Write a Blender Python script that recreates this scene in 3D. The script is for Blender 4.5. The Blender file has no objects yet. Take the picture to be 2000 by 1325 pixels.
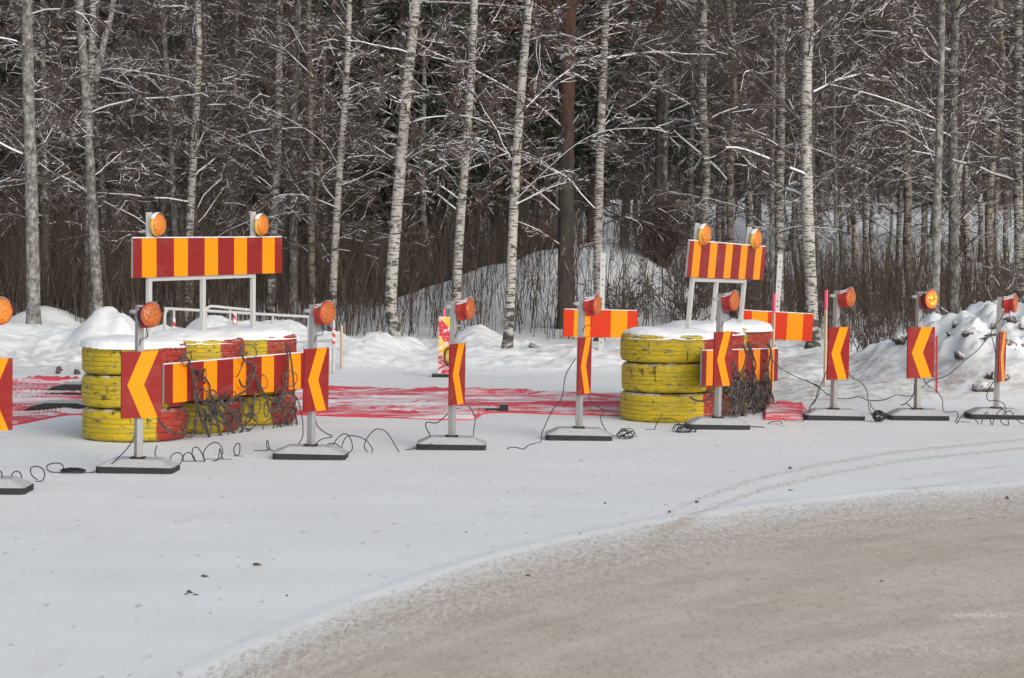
import bpy, math, random
import numpy as np
from mathutils import Matrix, Vector
from math import radians, sin, cos, pi, atan2

scene = bpy.context.scene
col = scene.collection
# ------------------------------------------------------------------ camera
FP = 4400.0; CX, CY = 1000.0, 662.5; HC = 2.3; YH = 428.0
PITCH = math.atan((CY - YH) / FP); ROLL = radians(0.5)
cam_d = bpy.data.cameras.new("camera"); cam = bpy.data.objects.new("camera", cam_d); col.objects.link(cam)
cam_d.sensor_width = 36.0; cam_d.lens = FP / 2000 * 36.0
cam_d.clip_start = 0.5; cam_d.clip_end = 3000
CM = Matrix.Translation((0, 0, HC)) @ Matrix.Rotation(pi / 2 - PITCH, 4, 'X') @ Matrix.Rotation(ROLL, 4, 'Z')
cam.matrix_world = CM
cam_d.dof.use_dof = True; cam_d.dof.focus_distance = 32.0; cam_d.dof.aperture_fstop = 7.0
scene.camera = cam
RM = np.array(CM.to_3x3())
# ------------------------------------------------------------------ world, sun, exposure
world = bpy.data.worlds.new("World"); scene.world = world; world.use_nodes = True
wn, wl = world.node_tree.nodes, world.node_tree.links
wn.clear()
wo = wn.new('ShaderNodeOutputWorld'); bg = wn.new('ShaderNodeBackground'); sky = wn.new('ShaderNodeTexSky')
hs = wn.new('ShaderNodeHueSaturation')
sky.sky_type = 'NISHITA'; sky.sun_disc = False
SUN_EL, SUN_AZ = radians(27), radians(146)      # behind cloud, over the photographer's right shoulder
sky.sun_elevation = SUN_EL; sky.sun_rotation = SUN_AZ
sky.air_density = 1.0; sky.dust_density = 4.0; sky.ozone_density = 1.0
hs.inputs['Saturation'].default_value = 0.5
wl.new(sky.outputs[0], hs.inputs['Color']); wl.new(hs.outputs[0], bg.inputs['Color']); wl.new(bg.outputs[0], wo.inputs['Surface'])
bg.inputs['Strength'].default_value = 0.137
sl = bpy.data.lights.new("sun", 'SUN'); so = bpy.data.objects.new("sun", sl); col.objects.link(so)
sl.energy = 0.78; sl.angle = radians(70); sl.color = (1.0, 0.985, 0.95)
sd = Vector((sin(SUN_AZ) * cos(SUN_EL), cos(SUN_AZ) * cos(SUN_EL), sin(SUN_EL)))
so.rotation_euler = sd.to_track_quat('Z', 'Y').to_euler()
scene.view_settings.view_transform = 'Standard'; scene.view_settings.look = 'None'
scene.view_settings.exposure = 0.11; scene.view_settings.gamma = 1.0
scene.cycles.max_bounces = 6; scene.cycles.diffuse_bounces = 3; scene.cycles.transparent_max_bounces = 4

# ------------------------------------------------------------------ geometry helpers
def ray(px, py):
    return RM @ np.array([(px - CX) / FP, -(py - CY) / FP, -1.0])
def G(px, py, z=0.0):
    d = ray(px, py); k = (z - HC) / d[2]
    return np.array([0, 0, HC]) + k * d
def PY(px, py, Y):
    d = ray(px, py); return np.array([0, 0, HC]) + d * (Y / d[1])
def PL(px, py, p0, n):
    d = ray(px, py); o = np.array([0, 0, HC]); n = np.array(n, float)
    return o + d * (np.dot(np.array(p0) - o, n) / np.dot(d, n))

def tag(o, label=None, cat=None, group=None, kind=None):
    if label: o['label'] = label
    if cat: o['category'] = cat
    if group: o['group'] = group
    if kind: o['kind'] = kind
    return o
def empty(name, loc, rz=0.0):
    o = bpy.data.objects.new(name, None); o.empty_display_size = .2; col.objects.link(o)
    o.location = loc; o.rotation_euler = (0, 0, rz); return o
def copy_tree(o, parent=None):
    c = o.copy(); col.objects.link(c); c.parent = parent
    for ch in list(o.children): copy_tree(ch, c)
    return c
def mk(name, V, F, mats, mi=None, smooth=False, parent=None, attr=None):
    """F: (n,k) array or list of such arrays"""
    V = np.asarray(V, np.float32)
    if isinstance(F, np.ndarray): F = [F]
    tot = sum(f.shape[0] for f in F)
    loops = np.concatenate([f.reshape(-1) for f in F]).astype(np.int32)
    lt = np.concatenate([np.full(f.shape[0], f.shape[1]) for f in F]).astype(np.int32)
    ls = np.concatenate([[0], np.cumsum(lt)[:-1]]).astype(np.int32)
    me = bpy.data.meshes.new(name)
    me.vertices.add(len(V)); me.vertices.foreach_set('co', V.reshape(-1))
    me.loops.add(len(loops)); me.loops.foreach_set('vertex_index', loops)
    me.polygons.add(tot); me.polygons.foreach_set('loop_start', ls); me.polygons.foreach_set('loop_total', lt)
    if mi is not None: me.polygons.foreach_set('material_index', np.asarray(mi, np.int32))
    me.update(calc_edges=True)
    if smooth: me.polygons.foreach_set('use_smooth', np.ones(tot, bool))
    if attr is not None:
        a = me.attributes.new(attr[0], 'FLOAT', 'POINT'); a.data.foreach_set('value', np.asarray(attr[1], np.float32))
    for m in (mats if isinstance(mats, (list, tuple)) else [mats]): me.materials.append(m)
    o = bpy.data.objects.new(name, me); col.objects.link(o)
    if parent is not None: o.parent = parent
    return o

class MB:
    def __init__(s): s.v = []; s.f = []; s.m = []
    def add(s, V, F, m=0):
        b = len(s.v); s.v += [tuple(p) for p in V]
        for f in F: s.f.append(tuple(i + b for i in f)); s.m.append(m)
    def box(s, c, d, m=0, M=None):
        x, y, z = [k / 2 for k in d]
        V = [Vector((a * x, b * y, e * z)) for e in (-1, 1) for a, b in ((-1, -1), (1, -1), (1, 1), (-1, 1))]
        if M is not None: V = [M @ v for v in V]
        V = [v + Vector(c) for v in V]
        s.add(V, [(3, 2, 1, 0), (4, 5, 6, 7), (0, 1, 5, 4), (1, 2, 6, 5), (2, 3, 7, 6), (3, 0, 4, 7)], m)
    def poly(s, pts, y0, y1, m=0):      # prism of an x,z outline between two y
        n = len(pts)
        V = [(x, y0, z) for x, z in pts] + [(x, y1, z) for x, z in pts]
        s.add(V, [tuple(range(n)), tuple(range(2 * n - 1, n - 1, -1))] + [(i, i + n, (i + 1) % n + n, (i + 1) % n) for i in range(n)], m)
    def tube(s, pts, r, n=8, m=0, cap=True):
        pts = [Vector(p) for p in pts]; K = len(pts); rs = r if hasattr(r, '__len__') else [r] * K
        V = []; prev = None
        for i, p in enumerate(pts):
            t = (pts[min(i + 1, K - 1)] - pts[max(i - 1, 0)]).normalized()
            if prev is None:
                u = t.cross(Vector((0, 0, 1)))
                if u.length < 0.1: u = t.cross(Vector((0, 1, 0)))
            else: u = prev - t * prev.dot(t)
            u.normalize(); prev = u; w = t.cross(u)
            V += [p + (u * cos(2 * pi * j / n) + w * sin(2 * pi * j / n)) * rs[i] for j in range(n)]
        F = [(i * n + j, i * n + (j + 1) % n, (i + 1) * n + (j + 1) % n, (i + 1) * n + j) for i in range(K - 1) for j in range(n)]
        if cap: F += [tuple(range(n - 1, -1, -1)), tuple((K - 1) * n + j for j in range(n))]
        s.add(V, F, m)
    def lathe(s, prof, n=24, m=0, M=None, close=False):   # prof: (r, z)
        V = [Vector((r * cos(2 * pi * j / n), r * sin(2 * pi * j / n), z)) for r, z in prof for j in range(n)]
        if M is not None: V = [M @ v for v in V]
        K = len(prof); ms = m if hasattr(m, '__len__') else [m] * K
        for i in range(K if close else K - 1):
            pass
        b = len(s.v); s.v += [tuple(p) for p in V]
        for i in range(K if close else K - 1):
            for j in range(n):
                i2 = (i + 1) % K
                s.f.append((b + i * n + j, b + i * n + (j + 1) % n, b + i2 * n + (j + 1) % n, b + i2 * n + j)); s.m.append(ms[i])
    def torus(s, c, R, r, M, n=20, k=5, m=0):
        V = []
        for i in range(n):
            a = 2 * pi * i / n
            for j in range(k):
                b = 2 * pi * j / k
                V.append(Vector(c) + M @ Vector(((R + r * cos(b)) * cos(a), (R + r * cos(b)) * sin(a), r * sin(b))))
        s.add(V, [(i * k + j, ((i + 1) % n) * k + j, ((i + 1) % n) * k + (j + 1) % k, i * k + (j + 1) % k) for i in range(n) for j in range(k)], m)
    def build(s, name, mats, parent=None, smooth=False, bevel=0):
        me = bpy.data.meshes.new(name); me.from_pydata(s.v, [], s.f); me.update()
        for m in (mats if isinstance(mats, (list, tuple)) else [mats]): me.materials.append(m)
        me.polygons.foreach_set('material_index', np.array(s.m, np.int32))
        if smooth: me.polygons.foreach_set('use_smooth', np.ones(len(s.f), bool))
        o = bpy.data.objects.new(name, me); col.objects.link(o)
        if parent is not None: o.parent = parent
        if bevel:
            b = o.modifiers.new('bevel', 'BEVEL'); b.width = bevel; b.segments = 2; b.limit_method = 'ANGLE'
        return o

def catmull(pts, n=6):
    P = [np.array(p, float) for p in pts]; P = [2 * P[0] - P[1]] + P + [2 * P[-1] - P[-2]]; out = []
    for i in range(1, len(P) - 2):
        for k in range(n):
            t = k / n
            out.append(0.5 * ((2 * P[i]) + (-P[i - 1] + P[i + 1]) * t + (2 * P[i - 1] - 5 * P[i] + 4 * P[i + 1] - P[i + 2]) * t * t + (-P[i - 1] + 3 * P[i] - 3 * P[i + 1] + P[i + 2]) * t ** 3))
    out.append(P[-2]); return out

# value noise in numpy
_rs = np.random.RandomState(7); _T = _rs.rand(256, 256)
def vnoise(x, y):
    xi = np.floor(x).astype(int); yi = np.floor(y).astype(int); fx = x - xi; fy = y - yi
    fx = fx * fx * (3 - 2 * fx); fy = fy * fy * (3 - 2 * fy)
    g = lambda a, b: _T[a & 255, b & 255]
    return (g(xi, yi) * (1 - fx) + g(xi + 1, yi) * fx) * (1 - fy) + (g(xi, yi + 1) * (1 - fx) + g(xi + 1, yi + 1) * fx) * fy
def fbm(x, y, o=4):
    s = 0; a = .5
    for k in range(o): s = s + a * (vnoise(x * 2 ** k + 17 * k, y * 2 ** k + 31 * k) - .5); a *= .5
    return s * 2      # about -1..1
def sstep(a, b, x):
    t = np.clip((x - a) / (b - a), 0, 1); return t * t * (3 - 2 * t)

# ------------------------------------------------------------------ materials
class NT:
    def __init__(s, name, rough=.8, spec=.3):
        s.m = bpy.data.materials.new(name); s.m.use_nodes = True; s.t = s.m.node_tree; s.n = s.t.nodes; s.l = s.t.links
        s.b = s.n['Principled BSDF']; s.b.inputs['Roughness'].default_value = rough
        s.b.inputs['Specular IOR Level'].default_value = spec
        s.tc = s.n.new('ShaderNodeTexCoord')
    def link(s, a, b): s.l.new(a, b); return s
    def vec(s, scale, src='Object', loc=(0, 0, 0), rnd=False):
        mp = s.n.new('ShaderNodeMapping'); mp.inputs['Scale'].default_value = scale; mp.inputs['Location'].default_value = loc
        src_s = s.tc.outputs[src] if isinstance(src, str) else src
        if rnd:
            oi = s.n.new('ShaderNodeObjectInfo'); ad = s.n.new('ShaderNodeVectorMath'); ad.operation = 'ADD'
            mu = s.math('MULTIPLY', oi.outputs['Random'], 53.0)
            s.l.new(src_s, ad.inputs[0]); s.l.new(mu, ad.inputs[1]); src_s = ad.outputs[0]
        s.l.new(src_s, mp.inputs['Vector']); return mp.outputs[0]
    def noise(s, vec, scale=1, detail=3, rough=.5, out='Fac'):
        n = s.n.new('ShaderNodeTexNoise'); n.inputs['Scale'].default_value = scale; n.inputs['Detail'].default_value = detail
        n.inputs['Roughness'].default_value = rough; s.l.new(vec, n.inputs['Vector']); return n.outputs[out]
    def ramp(s, fac, stops, interp='LINEAR'):
        r = s.n.new('ShaderNodeValToRGB'); cr = r.color_ramp; cr.interpolation = interp
        while len(cr.elements) < len(stops): cr.elements.new(.5)
        for e, (p, c) in zip(cr.elements, stops):
            e.position = p; e.color = (c, c, c, 1) if not hasattr(c, '__len__') else (*c, 1)
        s.l.new(fac, r.inputs['Fac']); return r.outputs['Color']
    def mix(s, fac, a, b, mode='MIX'):
        m = s.n.new('ShaderNodeMix'); m.data_type = 'RGBA'; m.blend_type = mode
        for v, i in ((fac, 0), (a, 6), (b, 7)):
            if hasattr(v, 'is_linked') or hasattr(v, 'links'): s.l.new(v, m.inputs[i])
            elif hasattr(v, '__len__'): m.inputs[i].default_value = (*v[:3], 1)
            else: m.inputs[i].default_value = v
        return m.outputs[2]
    def math(s, op, a, b=None, c=None):
        m = s.n.new('ShaderNodeMath'); m.operation = op
        for v, i in ((a, 0), (b, 1), (c, 2)):
            if v is None: continue
            if hasattr(v, 'links'): s.l.new(v, m.inputs[i])
            else: m.inputs[i].default_value = v
        return m.outputs[0]
    def sep(s, v):
        x = s.n.new('ShaderNodeSeparateXYZ'); s.l.new(v, x.inputs[0]); return x.outputs
    def normz(s):
        g = s.n.new('ShaderNodeNewGeometry'); return s.sep(g.outputs['Normal'])[2]
    def color(s, c):
        if hasattr(c, 'links'): s.l.new(c, s.b.inputs['Base Color'])
        else: s.b.inputs['Base Color'].default_value = (*c, 1)
    def bump(s, h, strength=.3, dist=.02):
        b = s.n.new('ShaderNodeBump'); b.inputs['Strength'].default_value = strength; b.inputs['Distance'].default_value = dist
        s.l.new(h, b.inputs['Height']); s.l.new(b.outputs[0], s.b.inputs['Normal'])

SNOWC = (.80, .815, .835)
def m_simple(name, c, rough=.7, spec=.3, var=.12, scale=12, metallic=0):
    t = NT(name, rough, spec); n = t.noise(t.vec((scale,) * 3, rnd=True), 1, 4)
    t.color(t.mix(n, tuple(k * (1 - var) for k in c), tuple(min(1, k * (1 + var)) for k in c))); t.b.inputs['Metallic'].default_value = metallic
    return t.m
def m_ground():
    t = NT('snow_and_grit', .85, .2)
    at = t.n.new('ShaderNodeAttribute'); at.attribute_name = 'dirt'
    d = at.outputs['Fac']
    v1 = t.vec((1, 1, 1), 'Object')
    broad = t.noise(t.vec((.5, 1.3, 1)), 1, 4)
    streak = t.noise(t.vec((2.6, 1.5, 1)), 1, 5, .62)
    fine = t.noise(t.vec((26, 7, 20)), 1, 4, .7)
    grain = t.noise(t.vec((60, 17, 40)), 1, 2, .6)
    # edge of the sand, broken by noise
    e = t.math('ADD', d, t.math('MULTIPLY', t.math('SUBTRACT', fine, .5), 1.1))
    e = t.math('ADD', e, t.math('MULTIPLY', t.math('SUBTRACT', grain, .5), .9))
    e = t.math('ADD', e, t.math('MULTIPLY', t.math('SUBTRACT', streak, .5), .35))
    fac = t.ramp(e, [(.34, 0), (.92, 1)])
    ac = t.n.new('ShaderNodeAttribute'); ac.attribute_name = 'across'
    cb = t.n.new('ShaderNodeCombineXYZ'); t.l.new(t.math('MULTIPLY', ac.outputs['Fac'], 2.2), cb.inputs[0]); t.l.new(t.math('MULTIPLY', t.sep(t.tc.outputs['Object'])[0], .55), cb.inputs[1])
    lane = t.noise(cb.outputs[0], 1, 5, .6)
    sand = t.mix(t.ramp(streak, [(.3, 0), (.7, 1)]), (.48, .42, .35), (.60, .54, .465))
    sand = t.mix(t.ramp(lane, [(.38, .38), (.55, 0)]), sand, (.38, .33, .28))
    sand = t.mix(t.ramp(lane, [(.52, 0), (.72, .6)]), sand, (.60, .57, .53))
    sand = t.mix(t.ramp(broad, [(.35, 0), (.7, .5)]), sand, (.585, .545, .50))
    sand = t.mix(t.ramp(grain, [(.60, 0), (.70, .55)]), sand, (.22, .19, .165))
    sand = t.mix(t.ramp(fine, [(.52, 0), (.72, .55)]), sand, (.30, .255, .21))
    sn = t.mix(t.ramp(broad, [(.3, 0), (.75, 1)]), (.785, .815, .83), (.725, .75, .765))
    sn = t.mix(t.ramp(t.noise(t.vec((2.2, .9, 2)), 1, 5, .65), [(.58, 0), (.72, .30)]), sn, (.62, .56, .50))
    sn = t.mix(t.ramp(t.noise(t.vec((13, 4, 11)), 1, 3, .6), [(.655, 0), (.70, .5)]), sn, (.34, .30, .27))
    c = t.mix(fac, sn, sand)
    # dirty plough snow
    ad = t.n.new('ShaderNodeAttribute'); ad.attribute_name = 'grime'
    gn = t.noise(t.vec((5, 5, 7)), 1, 6, .7)
    gf = t.math('MULTIPLY', ad.outputs['Fac'], t.ramp(gn, [(.42, 0), (.66, 1)]))
    c = t.mix(gf, c, (.40, .355, .31))
    gd = t.math('MULTIPLY', ad.outputs['Fac'], t.ramp(t.noise(t.vec((16, 16, 16)), 1, 4, .7), [(.60, 0), (.68, .8)]))
    c = t.mix(gd, c, (.16, .135, .115))
    t.color(c)
    h = t.math('ADD', t.math('MULTIPLY', fine, .6), t.math('MULTIPLY', streak, 1.0))
    t.bump(h, .22, .02)
    return t.m
M = {}
M['ground'] = m_ground()
def m_snow():
    t = NT('fresh_snow', .9, .15); n = t.noise(t.vec((9, 9, 9)), 1, 5, .6)
    t.color(t.mix(n, (.78, .80, .825), (.84, .85, .865))); t.bump(n, .35, .03); return t.m
M['snow'] = m_snow()
def m_birch(name, base, dark, amt=0.0):
    t = NT(name, .75, .2)
    len_ = t.noise(t.vec((7, 7, 42), rnd=True), 1, 3, .55)
    pat = t.noise(t.vec((5, 5, 9), rnd=True), 1, 5, .65)
    tint = t.noise(t.vec((2, 2, 1.2), rnd=True), 1, 3)
    c = t.mix(t.ramp(tint, [(.35, 0), (.7, 1)]), base, tuple(k * m for k, m in zip(base, (.93, .90, .86))))
    c = t.mix(t.ramp(len_, [(.585 - amt, 0), (.64 - amt, .9)]), c, dark)
    z = t.sep(t.tc.outputs['Object'])[2]
    lowf = t.ramp(t.math('MULTIPLY', z, .5), [(0, .12), (.7, 0)])
    pf = t.ramp(t.math('ADD', pat, lowf), [(.60 - amt, 0), (.68 - amt, .92)])
    c = t.mix(pf, c, tuple(k * .9 for k in dark))
    t.color(c); t.bump(pat, .5, .02); return t.m
M['birch'] = m_birch('white_birch_bark', (.46, .445, .415), (.05, .046, .042), .05)
M['birch_rough'] = m_birch('rough_birch_bark', (.40, .385, .36), (.055, .05, .045), .08)
M['birch_tan'] = m_birch('tan_birch_bark', (.27, .24, .205), (.05, .044, .038), .07)
def m_grey():
    t = NT('grey_aspen_bark', .85, .15)
    a = t.noise(t.vec((11, 11, 9), rnd=True), 1, 6, .75); b = t.noise(t.vec((22, 22, 18), rnd=True), 1, 4, .6)
    c = t.ramp(a, [(.36, (.075, .07, .06)), (.5, (.19, .185, .17)), (.62, (.36, .36, .35))])
    c = t.mix(t.ramp(b, [(.6, 0), (.68, .6)]), c, (.42, .43, .44)); t.color(c); t.bump(a, .6, .02); return t.m
M['grey'] = m_grey()
def m_pine(name, zsw):
    t = NT(name, .85, .15)
    z = t.sep(t.tc.outputs['Object'])[2]
    n = t.noise(t.vec((9, 9, 3), rnd=True), 1, 6, .7)
    f = t.math('ADD', t.math('SUBTRACT', z, zsw), t.math('MULTIPLY', t.math('SUBTRACT', n, .5), 2.2))
    up = t.ramp(n, [(.3, (.065, .038, .03)), (.7, (.155, .078, .056))])
    lo = t.ramp(n, [(.3, (.035, .03, .027)), (.6, (.09, .078, .068)), (.72, (.26, .26, .26))])
    c = t.mix(t.ramp(t.math('MULTIPLY', t.math('ADD', f, 1.0), .5), [(0, 0), (1, 1)]), lo, up); t.color(c); t.bump(n, .8, .03); return t.m
M['pine'] = m_pine('pine_bark', 4.0)
M['pine_thin'] = m_pine('thin_pine_bark', 4.6)
M['limb'] = m_simple('dark_limb_bark', (.115, .10, .09), .9, .1, .35, 6)
M['twig'] = m_simple('brown_twig_bark', (.120, .092, .082), .9, .1, .3, 4)
M['redlimb'] = m_simple('orange_limb_bark', (.14, .065, .045), .9, .1, .3, 6)
M['stem'] = m_simple('brushwood_bark', (.105, .083, .066), .9, .1, .35, 3)
M['needle'] = m_simple('spruce_needles', (.055, .068, .042), .8, .2, .35, 3)
M['steel'] = m_simple('galvanised_steel', (.37, .37, .37), .5, .4, .10, 14, .35)
M['white'] = m_simple('white_painted_tube', (.52, .52, .51), .5, .4, .06, 9)
M['rubber'] = m_simple('black_rubber', (.028, .028, .03), .75, .35, .3, 20)
M['cable'] = m_simple('black_cable', (.03, .03, .032), .5, .4, .2, 20)
M['wood'] = m_simple('raw_timber_stake', (.56, .43, .30), .8, .2, .15, 10)
M['pink'] = m_simple('fluorescent_pink_paint', (.95, .13, .25), .6, .3, .06, 10)
M['chain'] = m_simple('galvanised_chain', (.12, .115, .108), .5, .5, .45, 25, .6)
M['red_stick'] = m_simple('red_plastic_rod', (.50, .035, .045), .5, .4, .15, 10)
M['lampred'] = m_simple('red_lamp_housing', (.50, .035, .025), .4, .5, .12, 14)
M['lampyellow'] = m_simple('yellow_lamp_housing', (.72, .48, .08), .45, .5, .1, 14)
M['stone'] = m_simple('dark_stone', (.10, .085, .075), .9, .2, .4, 30)
M['ice'] = None
def m_sheet(name, c, dirt=.25):
    t = NT(name, .5, .25)
    v = t.vec((3, 3, 9), rnd=True)
    n = t.noise(v, 1, 5, .65); s = t.noise(t.vec((26, 26, 26), rnd=True), 1, 3, .6)
    k = t.mix(t.ramp(n, [(.5, 0), (.8, dirt)]), c, tuple(.55 * a + .45 * b for a, b in zip(c, (.35, .33, .31))))
    k = t.mix(t.ramp(s, [(.70, 0), (.74, .5)]), k, tuple(a * .4 for a in c))
    t.color(k); return t.m
M['orange'] = m_sheet('amber_reflective_sheeting', (1.0, .295, .002), .06)
M['red'] = m_sheet('dark_red_reflective_sheeting', (.26, .018, .016), .32)
M['redbright'] = m_sheet('bright_red_reflective_sheeting', (.62, .036, .006), .06)
def m_lens(name, c, lit=False):
    t = NT(name, .25, .6)
    vo = t.n.new('ShaderNodeTexVoronoi'); vo.inputs['Scale'].default_value = 34; t.l.new(t.tc.outputs['Object'], vo.inputs['Vector'])
    f = t.ramp(vo.outputs['Distance'], [(.1, 1), (.6, 0)])
    n = t.noise(t.vec((14, 14, 14), rnd=True), 1, 3)
    t.color(t.mix(f, t.mix(n, tuple(k * .75 for k in c), c), tuple(min(1, k * 1.35) for k in c)))
    t.bump(f, .5, .01)
    if lit:
        x = t.sep(t.tc.outputs['Object'])
        r = t.math('SQRT', t.math('ADD', t.math('POWER', x[0], 2.0), t.math('POWER', x[2], 2.0)))
        inner = t.ramp(t.math('MULTIPLY', r, 10), [(.55, 1), (.85, 0)])
        vo2 = t.n.new('ShaderNodeTexVoronoi'); vo2.inputs['Scale'].default_value = 24; t.l.new(t.tc.outputs['Object'], vo2.inputs['Vector'])
        sp = t.ramp(vo2.outputs['Distance'], [(.30, 1), (.55, 0)])
        k = t.math('MULTIPLY', inner, sp)
        t.l.new(t.mix(k, (1, .10, .01), (1, .55, .02)), t.b.inputs['Emission Color'])
        t.l.new(t.math('ADD', t.math('MULTIPLY', k, 2.6), .5), t.b.inputs['Emission Strength'])
    return t.m
M['lens'] = m_lens('amber_lens', (.46, .115, .02))
M['lens_y'] = m_lens('pale_amber_lens', (.68, .21, .02))
M['lens_lit'] = m_lens('lit_amber_lens', (.9, .2, .02), True)
def m_tyre(name, split, seed):
    t = NT(name, .55, .35)
    o = t.sep(t.tc.outputs['Object'])
    n = t.noise(t.vec((5, 5, 5), loc=(seed, 0, 0)), 1, 4)
    n2 = t.noise(t.vec((9, 9, 22), loc=(0, seed * 3, 0)), 1, 5, .7)
    n3 = t.noise(t.vec((15, 15, 5), loc=(seed * 2, 3, 0)), 1, 3, .6)
    f = t.math('ADD', o[0], t.math('MULTIPLY', t.math('SUBTRACT', n, .5), .10))
    red = t.ramp(f, [(split, 0), (split + .012, 1)])
    yel = t.mix(n, (.50, .355, .010), (.62, .465, .018))
    rd = t.mix(n2, (.30, .018, .02), (.46, .035, .035))
    c = t.mix(red, yel, rd)
    # yellow patches left inside the red on the far side
    pat = t.ramp(t.math('ADD', t.math('ABSOLUTE', t.math('SUBTRACT', o[0], split + .12)), t.math('MULTIPLY', n, .03)), [(.028, 1), (.045, 0)])
    if seed % 3 == 2: c = t.mix(pat, c, yel)
    c = t.mix(t.ramp(n2, [(.61, 0), (.65, .9)]), c, (.035, .035, .03))
    c = t.mix(t.ramp(n3, [(.64, 0), (.67, .85)]), c, (.04, .04, .035))
    c = t.mix(t.ramp(n2, [(.42, 0), (.60, .3)]), c, (.14, .12, .03))
    n4 = t.noise(t.vec((3.5, 3.5, 11), loc=(seed * 5, 1, 0)), 1, 6, .72)
    c = t.mix(t.ramp(n4, [(.60, 0), (.64, .85)]), c, (.045, .045, .04))
    c = t.mix(t.ramp(n4, [(.30, .45), (.46, 0)]), c, (.16, .13, .02))
    o2 = t.math('ABSOLUTE', o[2])
    c = t.mix(t.math('MULTIPLY', t.ramp(t.math('MULTIPLY', o2, 5.0), [(.66, 0), (.80, 1)]), t.ramp(n, [(.40, 0), (.6, .85)])), c, (.05, .048, .04))
    # snow lying on the ledges
    nz = t.normz()
    c = t.mix(t.math('MULTIPLY', t.ramp(nz, [(.55, 0), (.85, 1)]), t.ramp(n2, [(.47, 0), (.58, 1)])), c, SNOWC)
    t.color(c); t.bump(n2, .4, .01); return t.m
def m_tarp():
    t = NT('snow_dusted_red_tarpaulin', .5, .4)
    n = t.noise(t.vec((.45, 3.6, 3)), 1, 6, .62); n2 = t.noise(t.vec((1.6, 6, 9)), 1, 5, .7)
    nz = t.normz()
    h = t.sep(t.tc.outputs['Object'])[2]
    f = t.math('ADD', t.math('MULTIPLY', n, .75), t.math('MULTIPLY', n2, .4))
    f = t.math('ADD', f, t.math('MULTIPLY', h, .55))
    f = t.math('ADD', f, t.math('MULTIPLY', t.math('SUBTRACT', .97, nz), .6))
    red = t.mix(n2, (.58, .035, .065), (.70, .10, .14))
    c = t.mix(t.ramp(f, [(.53, 0), (.64, 1)]), (.78, .75, .77), red); t.color(c); t.bump(n2, .4, .02); return t.m
M['tarp'] = m_tarp()
def m_snowy(name, base, lo=.5, hi=.75, thr=(.40, .55), scale=14, sc=(.74, .75, .765)):
    t = NT(name, .8, .3)
    n = t.noise(t.vec((scale,) * 3, rnd=True), 1, 5, .6); nz = t.normz()
    f = t.math('MULTIPLY', t.ramp(nz, [(lo, 0), (hi, 1)]), t.ramp(n, [(thr[0], 0), (thr[1], 1)]))
    c = t.mix(f, t.mix(n, tuple(k * .7 for k in base), tuple(k * 1.3 for k in base)), sc); t.color(c); t.bump(n, .4, .015); return t.m
M['foot'] = m_snowy('snow_dusted_black_rubber', (.035, .035, .038), .35, .6, (.26, .44), 75, (.43, .44, .46))
M['chunk'] = m_snowy('dirty_frozen_snow', (.10, .085, .07), -.1, .75, (.36, .52), 16)
M['log'] = m_snowy('snowy_log_bark', (.12, .09, .07), .1, .3, (.2, .35), 8)
M['marker_snow'] = None
def m_marker():
    t = NT('snow_plastered_marker', .5, .4)
    o = t.sep(t.tc.outputs['Object']); n = t.noise(t.vec((14, 14, 18)), 1, 5, .7)
    st = t.math('FRACT', t.math('MULTIPLY', t.math('ADD', o[2], t.math('MULTIPLY', o[0], 1.2)), 1.9))
    c = t.mix(t.ramp(st, [(.5, 0), (.52, 1)]), (.62, .03, .05), (.95, .5, .03))
    c = t.mix(t.ramp(n, [(.50, 0), (.58, .9)]), c, (.74, .72, .74)); t.color(c); return t.m
M['marker'] = m_marker()
def m_stripe():
    t = NT('red_white_tape', .5, .4); o = t.sep(t.tc.outputs['Object'])
    st = t.math('FRACT', t.math('MULTIPLY', t.math('ADD', o[2], t.math('MULTIPLY', o[0], .8)), 9.0))
    t.color(t.mix(t.ramp(st, [(.5, 0), (.52, 1)]), (.70, .04, .05), (.72, .72, .72))); return t.m
M['tape'] = m_stripe()

# ------------------------------------------------------------------ terrain
# (px, top y, depth Y, half width px, half depth m)
BUMPS = [(85, 606, 41.5, 62, 1.3), (30, 652, 37.5, 90, 1.0), (130, 655, 37.2, 60, 1.0), (203, 617, 36.6, 42, .8), (240, 640, 36.3, 22, .6), (300, 655, 37, 60, 1.0),
         (410, 632, 37, 45, .9), (480, 648, 36.8, 60, .9), (560, 650, 36.4, 60, .9), (650, 672, 35.8, 45, .8), (740, 668, 36.2, 40, .9), (790, 676, 37, 28, .7), (705, 690, 35, 50, .8),
         (930, 655, 38.4, 38, .9), (930, 692, 35.6, 60, .8), (1020, 705, 35.0, 70, .8), (1130, 690, 35.2, 48, .7), (1190, 705, 34.8, 60, .7),
         (1300, 700, 35.5, 90, .9),
         (1620, 690, 33.0, 75, 1.2), (1560, 712, 32.0, 60, 1.0), (1740, 668, 32.0, 55, 1.2), (1815, 640, 31.5, 45, 1.2), (1925, 588, 31.2, 62, 1.5), (2010, 596, 31.0, 60, 1.5), (1870, 640, 30.6, 55, 1.2), (2110, 600, 31, 80, 1.8), (2260, 620, 31, 90, 2), (2450, 640, 31, 120, 2),
         (1960, 700, 29.6, 110, .9), (1750, 740, 29.4, 110, .8), (1610, 755, 29.5, 60, .7), (2120, 690, 29.6, 110, 1.0),
         (-80, 640, 37, 90, 1.2), (-250, 640, 37, 120, 1.3), (-450, 650, 37, 120, 1.3)]
MOUND = [(1165, 487, 48.0, 88, 2.6), (1060, 508, 48.0, 80, 2.4), (960, 535, 48.0, 80, 2.2), (870, 570, 48, 85, 2.0), (1255, 515, 48.0, 65, 2.2), (1320, 580, 48, 60, 2.0), (790, 602, 48, 60, 1.6)]
BB = []
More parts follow.
